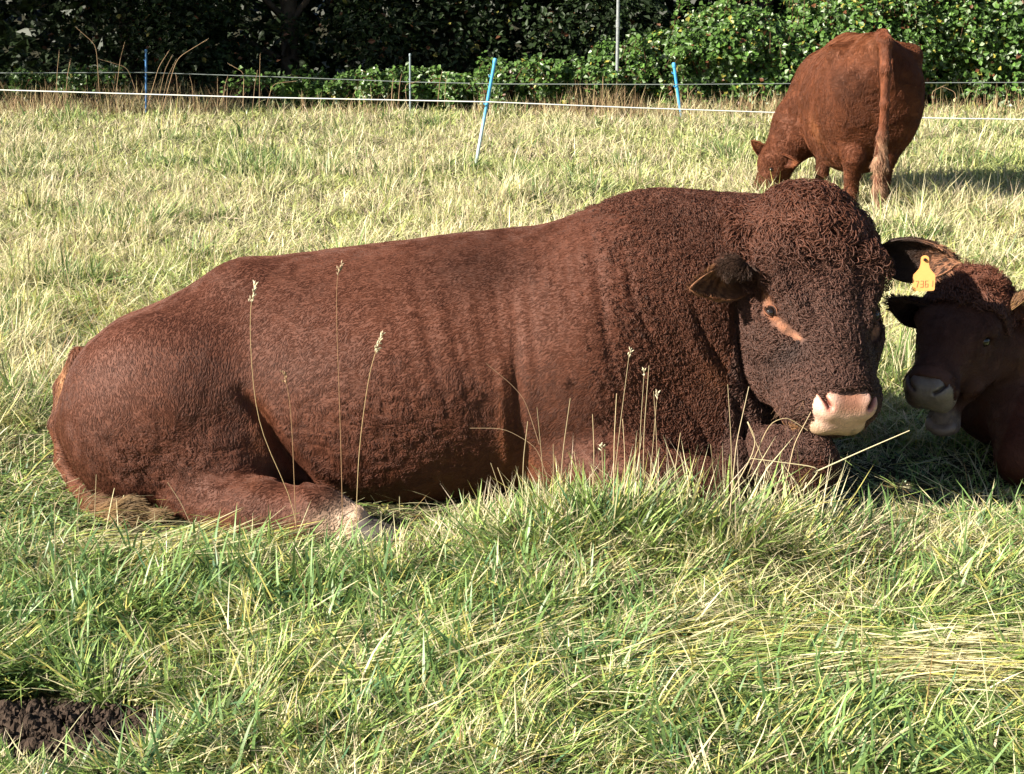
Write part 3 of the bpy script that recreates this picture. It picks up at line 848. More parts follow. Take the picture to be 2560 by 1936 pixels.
    VV = np.vstack([f, bk, cc[None], (cc - un * .0022)[None]])
    ring = np.arange(n0); nx = (ring + 1) % n0
    F3 = np.vstack([np.stack([ring, nx, np.full(n0, 2 * n0)], -1), np.stack([nx + n0, ring + n0, np.full(n0, 2 * n0 + 1)], -1)])
    # fan from a point that sees the whole outline: split plate in rings instead of one fan
    bg_.add(VV, F3[:, ::-1], mi=0)
    bg_.add(VV, np.stack([ring, ring + n0, nx + n0, nx], -1), mi=0)
    st_, sf_ = sphere(T0 + un * .002 + uz * .002, .0058, 12, 6); bg_.add(st_, sf_, mi=2)
    seg = {'a': ((-.5, 1), (.5, 1)), 'b': ((.5, 1), (.5, 0)), 'c': ((.5, 0), (.5, -1)), 'd': ((-.5, -1), (.5, -1)), 'e': ((-.5, 0), (-.5, -1)),
           'f': ((-.5, 1), (-.5, 0)), 'g': ((-.5, 0), (.5, 0)), 'k': ((.5, 1), (-.1, -1))}
    for q, chs in enumerate(['ak', 'abgcd', 'acdefg', 'bc']):
        cx = -.0178 + q * .0122; cz = .068
        for ch in chs:
            (x0, z0), (x1, z1) = seg[ch]
            p0 = T0 + sc_ * ((cx + x0 * .0068) * ux + (cz - z0 * .0085) * uz) + un * .0006
            p1 = T0 + sc_ * ((cx + x1 * .0068) * ux + (cz - z1 * .0085) * uz) + un * .0006
            bg_.tube([p0, p1], [.0011, .0011], 5, mi=1)
    link("ear_tag", bg_.mesh("ear_tag", smooth=False), [M_TAG, M_INK, M_EYE], eR)

    # ---------------- tail round the rump
    tl = Field((-1.80, 4.55, -.05), (-1.0, 5.35, .55), .006)
    tp = [P(80, 356, 5.14), P(66, 388, 5.09), P(60, 425, 5.04), P(64, 460, 4.98), P(78, 490, 4.92), P(92, 512, 4.72), P(125, 516, 4.62), P(152, 515, 4.60)]
    tl.chain(tp, [.034, .034, .032, .026, .028, .032, .040, .018], k=.03)
    V3, Q3 = tl.mesh(); V3 = relax(V3, Q3, 2)
    def tcol(p):
        c_ = np.tile(np.array([.13, .045, .022]), (len(p), 1))
        k = sstep(p[:, 0], -1.50, -1.30)[:, None] * (p[:, 2] < .25)[:, None]; c_ = c_ * (1 - k) + np.array([.20, .125, .06]) * k
        k = gauss2(p, (P(59, 398, 5.0)[0], P(59, 398, 5.0)[2]), (.016, .07))[:, None]; c_ = c_ * (1 - k) + np.array([.60, .30, .14]) * k
        return c_
    to = link("tail", np_mesh("tail", V3, Q3, tcol(V3)), M_HIDE, bull)
    fur("tail_hair", to, V3, Q3, 7000, lambda p: np.where((p[:, 2] > .2)[:, None], np.array([0, 0, -1.0]), np.array([1.0, -.3, -.1])),
        lambda p, N_: dict(len=.018 + .05 * (p[:, 0] > -1.42), curl=.04, rad=.0008, lift=.15), tcol, None, 31)

    # ---------------- cloven hoof
    for s in (0, 1):
        hz = Field((-.75, 4.15, -.04), (-.15, 4.65, .22), .005)
        a0 = P(366, 530 + 4 * s, 4.43 - .05 * s); a1 = P(408, 544 + 5 * s, 4.38 - .055 * s)
        hz.cone(a0, a1, .048, .030, k=.02)
        hz.ell((a0 + a1) / 2 + np.array([0, 0, -.01]), (.085, .032, .036), k=.02)
        V4, Q4 = hz.mesh(); V4 = relax(V4, Q4, 1)
        link("hoof", np_mesh("hoof", V4, Q4), M_HOOF, bull)
build_bull()

# ================================================================== THE GRAZING COW
def leaf_ear(parent, b, t, N, width, inner, outer, tipc, seed, nh, hl=.018, hr=.0009, cup=1.2, fold=.0, tuft=None):
    b = np.array(b, float); t = np.array(t, float)
    Ve, Fe, isin, sv, av = ear_mesh(b, t - b, N, np.linalg.norm(t - b), width, cup, 0, fold)
    col = np.where(isin[:, None] > .5, np.array(inner), np.array(outer))
    k = (isin * sstep(sv, .45, .75))[:, None]; col = col * (1 - k) + np.array(tipc) * k
    o = link("ear", np_mesh("ear", Ve, Fe, col), M_HIDE, parent)
    def cf(p): return col[((p[:, None, :] - Ve[None]) ** 2).sum(-1).argmin(1)]
    Lu = unit(t - b)
    fur("ear_hair", o, Ve, Fe, nh, lambda p: np.tile(Lu, (len(p), 1)), lambda p, N_: dict(len=hl, curl=.25, rad=hr, lift=.35), cf, None, seed)
    return o

def build_grazing_cow():
    cow = empty("cow", (2.75, 12.1, 0.0), "red-brown cow standing behind the bull, seen from the rear, grazing head down", "cow")
    O = np.array([2.79, 11.70, 0.0]); th = math.atan2(1.30, 0.03)
    hd = np.array([math.cos(th), math.sin(th), 0]); lf = np.array([-hd[1], hd[0], 0])    # lf points to the animal's left (picture left)
    W = lambda a, b, c: O + hd * a + lf * b + np.array([0, 0, c])
    H = 0.013
    G = Field((1.35, 11.35, -.03), (3.45, 14.0, 1.52), H)
    xs = [-.16, -.12, -.04, .10, .30, .55, .85, 1.15, 1.40, 1.55, 1.64]
    top = [1.10, 1.26, 1.33, 1.36, 1.35, 1.33, 1.33, 1.33, 1.30, 1.18, 1.00]
    bot = [.98, .76, .54, .38, .29, .24, .24, .32, .42, .56, .80]
    a = [.10, .25, .34, .38, .41, .44, .44, .38, .30, .24, .12]
    G.loft(xs, top, bot, [0] * 11, a, n=2.25, egg=.40, dirn=(hd[0], hd[1]), origin=(O[0], O[1]))
    for s in (-1, 1):
        G.ell(W(.22, .19 * s, .88), (.27, .20, .38), axes=[hd, lf, (0, 0, 1)], k=.08)
        G.ell(W(.16, .29 * s, 1.19), (.10, .075, .075), axes=[hd, lf, (0, 0, 1)], k=.10)      # hook bones
        dx = .0 if s > 0 else .10
        G.chain([W(.18 + dx, .18 * s, .78), W(.20 + dx, .165 * s, .60), W(.02 + dx, .13 * s, .42), W(.03 + dx, .13 * s, .38),
                 W(.09 + dx, .13 * s, .12), W(.13 + dx, .13 * s, .03)], [.18, .14, .080, .068, .050, .056], k=.04)
        dx = -.10 if s > 0 else .12
        G.ell(W(1.26, .22 * s, .85), (.20, .14, .30), axes=[hd, lf, (0, 0, 1)], k=.08)
        G.chain([W(1.26 + dx * .4, .20 * s, .70), W(1.24 + dx * .6, .18 * s, .52), W(1.24 + dx, .17 * s, .34), W(1.25 + dx, .165 * s, .12), W(1.28 + dx, .165 * s, .03)],
                [.13, .085, .062, .045, .052], k=.04)
    # neck down to the grass, bent to the picture left
    hp = np.array([P(770, 158, 12.9)[0], 12.9, .14])
    nb = W(1.26, .15, .86)
    mid = np.array([nb[0] * .56 + hp[0] * .44 + .02, 13.0, .55])
    G.chain([nb, mid, hp + np.array([.10, 0, .18])], [.29, .235, .165], k=.08)
    fr = Frame(hp + np.array([.06, -.03, .20]), (-.42, -.18, -.88), (.35, -.93, .0))
    # side-on head: w out of the forehead towards picture left
    fr.w = unit(np.cross(fr.u, fr.v)); fr.w = fr.w if fr.w[0] < 0 else -fr.w; fr.ax = [fr.u, fr.v, fr.w]
    G.ell(fr(0, .08, -.02), (.125, .13, .12), axes=fr.ax, k=.05)
    G.cone(fr(0, .12, -.02), fr(0, .40, -.02), .105, .072, k=.04)
    G.cone(fr(0, .14, -.12), fr(0, .36, -.08), .085, .055, k=.04)
    G.ell(fr(0, .10, .07), (.09, .09, .05), axes=fr.ax, k=.04)
    # tail head and the cleft under it
    G.ell(W(-.12, 0, 1.30), (.10, .055, .07), axes=[hd, lf, (0, 0, 1)], k=.06)
    G.cone(W(-.26, -.02, .95), W(-.22, -.02, .50), .035, .07, k=.09, op='sub')
    # udder and flank fold
    G.ell(W(.42, .02, .58), (.17, .15, .13), axes=[hd, lf, (0, 0, 1)], k=.06)
    V, Q = G.mesh(); V = relax(V, Q, 3)
    N = vnormals(V, Q); V = V + N * (0.010 * (fbm(V, 6, 2) - .5))[:, None]
    def colour(p):
        n1 = fbm(p, 5, 3)[:, None]; n2 = noise(p, 14)[:, None]
        c_ = np.array([.160, .050, .021]) * (.65 + .7 * n1) * (.85 + .3 * n2)
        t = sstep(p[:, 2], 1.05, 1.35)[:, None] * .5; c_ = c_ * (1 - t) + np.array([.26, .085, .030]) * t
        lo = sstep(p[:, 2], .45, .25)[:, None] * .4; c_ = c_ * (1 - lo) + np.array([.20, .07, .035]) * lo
        q = p - W(.34, .36, .62); k = np.exp(-((q / .10) ** 2).sum(-1))[:, None] * .7
        c_ = c_ * (1 - k) + np.array([.34, .13, .05]) * k
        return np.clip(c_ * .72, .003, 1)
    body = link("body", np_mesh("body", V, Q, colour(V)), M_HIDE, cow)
    def st(p, N_):
        k = np.clip(.45 + .5 * sstep(p[:, 2], 1.2, .7), 0, 1)
        return dict(len=.024 + .014 * k, curl=k * .6, rad=.0013, lift=.14, fs=14.0, cell=.022, clump=.6)
    fur("coat", body, V, Q, 120000, lambda p: np.tile(np.array([-.15, -.2, -1.0]), (len(p), 1)), st, colour,
        lambda c_, fn: np.where(fn[:, 1] > .3, .25, 1.0) * (c_[:, 2] > .02), 41)
    # tail with pale switch
    tf = Field((2.5, 11.2, .02), (3.1, 11.9, 1.45), .010)
    tp = [W(-.10, 0, 1.345), W(-.22, .0, 1.30), W(-.27, -.005, 1.10), W(-.27, -.015, .85), W(-.25, -.02, .62), W(-.25, -.015, .42), W(-.25, -.02, .24), W(-.25, -.03, .10)]
    tf.chain(tp, [.050, .046, .036, .031, .034, .044, .038, .014], k=.03)
    V3, Q3 = tf.mesh(); V3 = relax(V3, Q3, 2)
    def tc(p):
        n1 = noise(p * np.array([1, 1, .25]), 60)[:, None]
        c_ = np.tile(np.array([.155, .050, .023]), (len(p), 1)) * (.7 + .6 * n1)
        k = sstep(p[:, 2], .72, .50)[:, None] * sstep(n1, .25, .6); c_ = c_ * (1 - k) + np.array([.33, .19, .115]) * k
        return c_
    to = link("tail", np_mesh("tail", V3, Q3, tc(V3)), M_HIDE, cow)
    fur("tail_hair", to, V3, Q3, 9000, lambda p: np.tile(np.array([0, 0, -1.0]), (len(p), 1)),
        lambda p, N_: dict(len=.03 + .07 * sstep(p[:, 2], .75, .5), curl=.12, rad=.0015, lift=.03), tc, None, 42)
    c1, c2, c3 = (.09, .03, .015), (.15, .045, .018), (.20, .07, .03)
    leaf_ear(cow, fr(-.10, .03, -.02) , fr(-.16, -.03, .10) + np.array([-.09, -.05, .02]), (-.2, -.9, -.3), .048, c1, c2, c3, 43, 900)
    leaf_ear(cow, fr(.10, .03, -.02), fr(.17, .02, -.05) + np.array([.03, -.12, -.02]), (-.6, -.5, -.3), .048, c1, c2, c3, 44, 900)
    for s in (-1, 1):
        Vs, Fs = sphere(fr(.088 * s, .17, .035), .022, 10, 6); b_ = Bag(); b_.add(Vs, Fs); link("eye", b_.mesh("eye"), M_EYE, cow)
    hb = [(W(.14, .13, .03)), W(.24, -.13, .03), W(1.19, .165, .03), W(1.41, -.165, .03)]
    for c_ in hb:
        b_ = Bag()
        for s in (-.026, .026):
            z = c_ + lf * s; b_.tube([z + np.array([0, 0, .055]), z + hd * .02 + np.array([0, 0, .02]), z + hd * .03 + np.array([0, 0, -.02])], [.030, .036, .038], 10)
        link("hoof", b_.mesh("hoof"), M_HOOF, cow)
build_grazing_cow()

# ================================================================== THE COW LYING BESIDE THE BULL
def build_lying_cow():
    cow = empty("cow", (1.95, 5.5, 0.0), "dark brown cow lying at the right edge, mouth open, its face shaded by the bull", "cow")
    Y0 = 5.02
    H = 0.008
    B = Field((1.10, 4.55, -.05), (3.75, 6.6, 1.05), .012)
    fr = Frame(P(971, 277, 5.20), (-.46, -.62, -.62), (.88, -.46, .04), 1.0, .93)
    if True:
        fr.w = np.cross(fr.u, fr.v); fr.w = fr.w if fr.w[1] < 0 else -fr.w; fr.ax = [fr.u, fr.v, fr.w]
    # trunk runs away to the right and back
    o = (1.95, 5.42); dn = np.array([.93, .37]); dn = dn / np.linalg.norm(dn)
    xs = [-.32, -.22, -.05, .2, .5, .8, 1.1, 1.35, 1.5, 1.56]
    tp = [.34, .40, .46, .52, .60, .66, .66, .60, .48, .34]
    bt = [.14, .05, -.02, -.03, -.03, -.03, -.03, -.02, .02, .1]
    aa = [.10, .20, .29, .36, .40, .41, .38, .32, .22, .1]
    B.loft(xs, tp, bt, [0] * 10, aa, n=2.2, egg=.3, dirn=tuple(dn), origin=o)
    # neck
    B.cone(fr(.03, .12, -.20), (2.05, 5.42, .34), .145, .20, k=.10)
    B.chain([(1.85, 5.22, .22), (1.78, 4.98, .10), (1.98, 4.90, .05)], [.15, .085, .055], k=.06)
    E = lambda c, r, k=.04, op='add': B.ell(fr(*c), r, axes=fr.ax, k=k, op=op)
    def head(FD):
        E = lambda c, r, k=.04, op='add': FD.ell(fr(*c), r, axes=fr.ax, k=k, op=op)
        E((0, .09, -.11), (.135, .13, .12), .05)
        E((0, .00, -.09), (.09, .06, .07), .05)
        E((0, .21, -.105), (.128, .15, .105), .05)
        FD.cone(fr(0, .24, -.085), fr(0, .46, -.075), .088, .070, k=.05)
        E((0, .475, -.080), (.092, .070, .070), .04)
        for s in (-1, 1):
            FD.chain([fr(.075 * s, .17, -.22), fr(.062 * s, .33, -.205)], [.088, .062], k=.05)
            E((.108 * s, .19, -.05), (.04, .06, .04), .04)
            FD.ell(fr(.128 * s, .235, -.062), (.02, .026, .018), axes=fr.ax, k=.02, op='sub')
        # lowered jaw
        FD.cone(fr(0, .26, -.225), fr(.015, .450, -.294), .072, .046, k=.05)
        E((.015, .465, -.294), (.060, .045, .030), .03)
        E((.0, .50, -.206), (.10, .15, .036), .02, 'sub')
    head(B)
    B.ell(fr(0, .505, -.078), (.076, .060, .066), axes=fr.ax, k=.02, op='sub')
    V, Q = B.mesh(); V = relax(V, Q, 2)
    N = vnormals(V, Q); V = V + N * (.005 * (fbm(V, 9, 2) - .5))[:, None]
    def colour(p):
        u, v, w = fr.loc(p)
        n1 = fbm(p, 6, 3)[:, None]
        c_ = np.array([.095, .030, .017]) * (.7 + .6 * n1)
        hd = ((v > -.12) & (v < .6) & (np.abs(u) < .22) & (w > -.36))[:, None]
        face = np.array([.125, .052, .034]) * (.7 + .6 * n1)
        c_ = np.where(hd, face, c_)
        pl = (hd[:, 0] * sstep(v, .12, .02))[:, None]; c_ = c_ * (1 - pl) + np.array([.20, .075, .045]) * pl
        k = (hd[:, 0] * sstep(v, .40, .44) * sstep(w, -.185, -.205) * (np.abs(u) < .09))[:, None] * .9
        c_ = c_ * (1 - k) + np.array([.34, .25, .20]) * k
        return np.clip(c_ * .66, .003, 1)
    body = link("body", np_mesh("body", V, Q, colour(V)), M_HIDE, cow)
    def st(p, N_):
        u, v, w = fr.loc(p)
        hd = ((v > -.12) & (v < .6) & (np.abs(u) < .2) & (w > -.36)) * 1.0
        poll = hd * sstep(v, .10, 0.0)
        return dict(len=.018 + .045 * poll, curl=.25 + .5 * poll, rad=.0009 + .0007 * poll, lift=.12 + .45 * poll, fs=26.0)
    def comb(p):
        u, v, w = fr.loc(p)
        hd = ((v > -.12) & (v < .6) & (np.abs(u) < .2) & (w > -.36))[:, None]
        return np.where(hd, u[:, None] * fr.u * 3 + fr.v, np.array([.5, .1, -1.0]))
    def wt(c_, fn):
        u, v, w = fr.loc(c_)
        hd = ((v > -.12) & (v < .6) & (np.abs(u) < .2) & (w > -.36))
        pad = (v > .43) & (w > -.26) & (np.abs(u) < .075)
        return np.where(hd, 3.0, .5) * (c_[:, 0] < 2.6) * np.where(fn[:, 1] > .4, .2, 1.0) * (~pad) * (c_[:, 2] > 0)
    fur("coat", body, V, Q, 45000, comb, st, colour, wt, 51)
    locks("forelock", body, V, Q, 1500, comb, colour, lambda c_, fn: (lambda u, v, w: ((v > -.12) & (v < .13) & (np.abs(u) < .16) & (w > -.25) & (fn[:, 1] < .5)) + 1e-6)(*fr.loc(c_)), 54, length=.06, wave=.008, rad=.0018, lift=.018)
    # bare nose
    c0 = fr(0, .50, -.08); NF = Field(c0 - .13, c0 + .13, .0035)
    e2 = lambda c, r, k=.02, op='add': NF.ell(fr(*c), r, axes=fr.ax, k=k, op=op)
    e2((0, .492, -.084), (.080, .056, .066), .03)
    for q in (-1, 1): e2((.044 * q, .488, -.116), (.042, .050, .044), .03); e2((.040 * q, .490, -.056), (.040, .046, .036), .03)
    NS = [[(.058 * q, .352), (.064 * q, .372), (.050 * q, .392), (.036 * q, .402)] for q in (-1, 1)]
    for ns in NS: NF.groove(fr, ns, .012, .006, .27)
    V2, Q2 = NF.mesh(); V2 = relax(V2, Q2, 1, .4); u, v, w = fr.loc(V2)
    col = np.tile(np.array([.20, .16, .135]), (len(V2), 1))
    k = sstep(u, .00, -.055)[:, None] * .8; col = col * (1 - k) + np.array([.10, .05, .04]) * k
    for ns in NS:
        d = poly2(np.stack([u, (v - w) * .7071], -1), ns); k = sstep(d, .009, .003)[:, None] * np.where(u > 0, 1, .6)[:, None]
        col = col * (1 - k) + np.array([.03, .015, .012]) * k
    link("nose", np_mesh("nose", V2, Q2, col), M_NOSE, cow)
    # pale lower lip and gum inside the open mouth
    LF = Field(fr(0, .45, -.24) - .13, fr(0, .45, -.24) + .13, .004)
    LF.ell(fr(.015, .482, -.283), (.058, .042, .026), axes=fr.ax, k=.02)
    LF.ell(fr(.015, .475, -.256), (.040, .046, .012), axes=fr.ax, k=.008, op='sub')
    V5, Q5 = LF.mesh(); V5 = relax(V5, Q5, 1)
    link("lower_lip", np_mesh("lower_lip", V5, Q5, np.array([.25, .18, .15]) * (.45 + .8 * noise(V5, 45)[:, None])), M_NOSE, cow)
    for s in (-1, 1):
        Vs, Fs = sphere(fr(.112 * s, .235, -.066), .020, 14, 8); b_ = Bag(); b_.add(Vs, Fs); link("eye", b_.mesh("eye"), M_EYE, cow)
    leaf_ear(cow, fr(-.115, .075, -.12), P(889, 299, 5.18), (-.3, -.85, -.5), .055, (.03, .014, .012), (.045, .02, .015), (.06, .03, .02), 52, 2500, .028, .0009)
    leaf_ear(cow, fr(.125, .055, -.12), P(1046, 292, 5.20), (.1, -.9, -.3), .060, (.30, .17, .07), (.16, .08, .04), (.36, .20, .09), 53, 3500, .040, .0009)
build_lying_cow()

# ================================================================== FENCES AND POLE
def post(px0, py0, px1, py1, Yb, r, cols, parent, nm="post", Yt=None):
    b = P(px1, py1, Yb); b[2] = -.05
    t = P(px0, py0, Yt or Yb)
    bg_ = Bag(); n = 14
    pts = [b + (t - b) * k / (n - 1) for k in range(n)]
    bg_.tube(pts, [r * .9] * n, 10)
    ax = unit(t - b)
    # lugs and step of a tread-in post
    side = unit(np.cross(ax, (0, 1, 0.0)))
    for f in (.62, .86):
        q = b + (t - b) * f; bg_.tube([q, q + side * r * 1.5, q + side * r * 1.7 + ax * r * 1.0], [r * .35, r * .35, r * .25], 6)
    bg_.tube([t - ax * r * 1.0, t + ax * r * .5, t + ax * r * 1.4], [r * 1.15, r * 1.2, r * .8], 10)
    me = bg_.mesh(nm)
    co = np.array([v.co[:] for v in me.vertices]); f = ((co - b) @ ax) / np.linalg.norm(t - b)
    c = np.ones((len(co), 4), dtype=np.float32)
    k = sstep(f + .08 * (noise(co, 9) - .5), .30, .62)[:, None]
    c[:, :3] = np.array(cols[0]) * (1 - k) + np.array(cols[1]) * k
    me.attributes["col"].data.foreach_set("color", c.ravel())
    return link(nm, me, M_BLUE, parent), b, t

def wire(name, pts, r, m, parent, sag=.0):
    pts = [np.array(p, float) for p in pts]; L = []
    for a, b in zip(pts[:-1], pts[1:]):
        for k in range(16):
            t = k / 16; q = a + (b - a) * t; q = q.copy(); q[2] -= sag * 4 * t * (1 - t); L.append(q)
    L.append(pts[-1]); bg_ = Bag(); bg_.tube(L, r, 6)
    return link(name, bg_.mesh(name), m, parent)

f1 = empty("electric_fence", tuple(P(474, 169, 14.6)[:2]) + (0,), "white electric fence wire on a leaning blue post in the middle of the field", "fence")
post(495, 61, 474, 172, 14.6, .019, ((.50, .62, .68), (.07, .33, .60)), f1)
Ws = [P(-420, 79, 14.9), P(0, 90, 14.75), P(240, 97, 14.65), P(490, 102, 14.55), P(640, 108, 14.6), P(787, 113, 14.7), P(926, 118, 14.75), P(1024, 119.5, 14.8), P(1400, 124, 15.0)]
wire("wire", Ws, .0065, M_WIRE, f1)
f1b = post(-424, 45, -430, 165, 14.9, .019, ((.50, .62, .68), (.07, .33, .60)), f1)
f1c = post(1396, 70, 1400, 180, 15.0, .019, ((.50, .62, .68), (.07, .33, .60)), f1)

f2 = empty("electric_fence", tuple(P(677, 112, 20.6)[:2]) + (0,), "thin dark fence wire on short blue and grey posts in front of the bushes", "fence")
post(674, 65, 682, 112, 20.6, .024, ((.10, .38, .66), (.07, .36, .70)), f2)
post(146, 51, 145, 100, 20.9, .016, ((.06, .16, .34), (.06, .18, .40)), f2)
post(410, 55, 410, 100, 21.0, .015, ((.22, .27, .30), (.22, .27, .30)), f2)
wire("wire", [P(-420, 70, 20.8), P(0, 73, 20.8), P(145, 72.5, 20.85), P(280, 77, 20.85), P(410, 82, 20.9), P(500, 84, 20.8), P(677, 84.5, 20.55), P(860, 83, 20.7), P(1024, 82.5, 20.8), P(1440, 82, 21)], .006, M_DWIRE, f2)
post(-420, 48, -421, 100, 20.8, .015, ((.22, .27, .30), (.22, .27, .30)), f2)
post(1440, 55, 1440, 108, 21.0, .015, ((.22, .27, .30), (.22, .27, .30)), f2)

b = P(617, 80, 21.5); b[2] = -.1
bg_ = Bag(); bg_.tube([b, b + np.array([.0, 0, 1.3]), b + np.array([-.01, 0, 3.2])], [.024, .024, .022], 12)
bg_.tube([b + np.array([0, 0, 1.28]), b + np.array([0, 0, 1.38])], [.030, .030], 12)
po = empty("metal_pole", tuple(b), "tall thin galvanised metal pole standing before the dark trees", "pole")
link("shaft", bg_.mesh("shaft"), M_METAL, po)
bg_ = Bag(); bg_.tube([b + np.array([-.01, 0, 3.18]), b + np.array([-.01, 0, 3.24])], [.028, .020], 12); link("cap", bg_.mesh("cap"), M_METAL, po)

# ================================================================== TREES AND BRAMBLES
def leaves(cent, nrm, size, col, rng, asp=.62):
    """one folded leaf (two quads) at every centre"""
    n = len(cent); nrm = unit(nrm + rng.normal(0, .45, (n, 3)))
    r = unit(rng.normal(0, 1, (n, 3))); A = unit(np.cross(nrm, r)); B = np.cross(nrm, A)
    sz = (size * rng.uniform(.6, 1.25, n))[:, None]
    fold = (rng.uniform(.05, .3, n))[:, None]
    v0 = cent - A * sz * .5; v3 = cent + A * sz * .5 - nrm * sz * .12
    vl = cent + B * sz * asp * .5 + nrm * sz * fold * .5; vr = cent - B * sz * asp * .5 + nrm * sz * fold * .5
    vl2 = vl + A * sz * .18; vr2 = vr + A * sz * .18
    V = np.stack([v0, vl, vl2, v3, vr2, vr], 1).reshape(-1, 3)
    i = np.arange(n)[:, None] * 6
    F = np.vstack([i + np.array([[0, 3, 2, 1]]), i + np.array([[0, 5, 4, 3]])])
    return V, F, np.repeat(col, 6, axis=0)

def blob_points(rng, blobs, n, shell=.55):
    """points in the outer part of a union of ellipsoids"""
    vol = np.array([b[1][0] * b[1][1] * b[1][2] for b in blobs]) ** (2 / 3); vol /= vol.sum()
    pk = rng.choice(len(blobs), n, p=vol)
    c = np.array([b[0] for b in blobs])[pk]; r = np.array([b[1] for b in blobs])[pk]
    d = unit(rng.normal(0, 1, (n, 3))); q = rng.uniform(shell, 1.0, n) ** .7
    bump = 1 + .35 * (noise(c + d * r, 2.2) - .5) + .22 * (noise(c + d * r, 6) - .5)
    return c + d * r * (q * bump)[:, None], d, q

def make_bush(x, y, h, w, dpt, n, seed, label, lsize=.082, yellow=.05, dark=1.0):
    rng = np.random.default_rng(seed)
    root = empty("bramble_bush", (x, y, 0), label, "bush", "bramble bushes along the field edge")
    blobs = []
    for k in range(16):
        bx = x + rng.uniform(-w, w) * .85; by = y + rng.uniform(-dpt, dpt) * .6
        bz = rng.uniform(.1, .78) * h; r = rng.uniform(.28, .5) * min(h, 1.8)
        hh = h * (1 - .25 * abs(bx - x) / w)
        bz = min(bz, hh - r * .6)
        blobs.append(((bx, by, max(bz, .15)), (r * 1.15, r, r * .85)))
    p, d, q = blob_points(rng, blobs, n)
    keep = (p[:, 2] > .02) & (noise(p, 3.2) > .27) & (noise(p, 8) > .22); p, d, q = p[keep], d[keep], q[keep]
    m = len(p)
    base = np.array([.072, .140, .030])[None] * (.30 + 1.25 * noise(p, 5)[:, None]) * dark
    t = rng.random(m)[:, None]
    base = np.where(t < .20, base * 1.55 + np.array([.015, .03, 0]), base)
    base = np.where(t > 1 - yellow, np.array([.38, .34, .06]) * rng.uniform(.6, 1.1, (m, 1)), base)
    base = np.where((t > .3) & (t < .37), np.array([.34, .42, .26]) * rng.uniform(.6, 1.1, (m, 1)), base)  # whitish leaf colour paints in glints of light and pale undersides
    base = np.where((t > .5) & (t < .535), np.array([.14, .055, .025]), base)
    nr = unit(d * .7 + np.array([-.25, -.45, .75]))
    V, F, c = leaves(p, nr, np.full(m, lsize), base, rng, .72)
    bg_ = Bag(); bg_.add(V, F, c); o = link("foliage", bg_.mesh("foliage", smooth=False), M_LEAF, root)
    st = Bag(); CL = []
    for k in range(30):
        a = np.array([x + rng.uniform(-w, w) * .8, y + rng.uniform(-dpt, dpt) * .5, 0.])
        d_ = np.array([rng.uniform(-.7, .7), rng.uniform(-.9, .2), 0]); hh = h * rng.uniform(.6, 1.08)
        pts = [a + d_ * t * 1.0 + np.array([0, 0, hh * (1 - (1 - t / .6) ** 2) if t < .6 else hh * (1 - .8 * (t - .6) ** 2 / .16 * .4)]) for t in np.linspace(0, 1, 9)]
        st.tube(pts, np.linspace(.008, .003, 9), 5, col=(.13, .07, .04))
        q_ = np.array(pts)[3:]; ii = rng.integers(0, len(q_) - 1, 34); f_ = rng.random((34, 1)); CL.append(q_[ii] * (1 - f_) + q_[ii + 1] * f_ + rng.normal(0, .035, (34, 3)))
    link("canes", st.mesh("canes"), M_STEM, root)
    CL = np.vstack(CL); CL = CL[CL[:, 2] > .03]; cc = np.array([.080, .150, .032]) * rng.uniform(.6, 1.5, (len(CL), 1)) * dark
    V, F, c = leaves(CL, np.tile(np.array([-.25, -.4, .8]), (len(CL), 1)), np.full(len(CL), lsize), cc, rng, .72)
    bg_ = Bag(); bg_.add(V, F, c); link("shoot_leaves", bg_.mesh("shoot_leaves", smooth=False), M_LEAF, root)
    return root

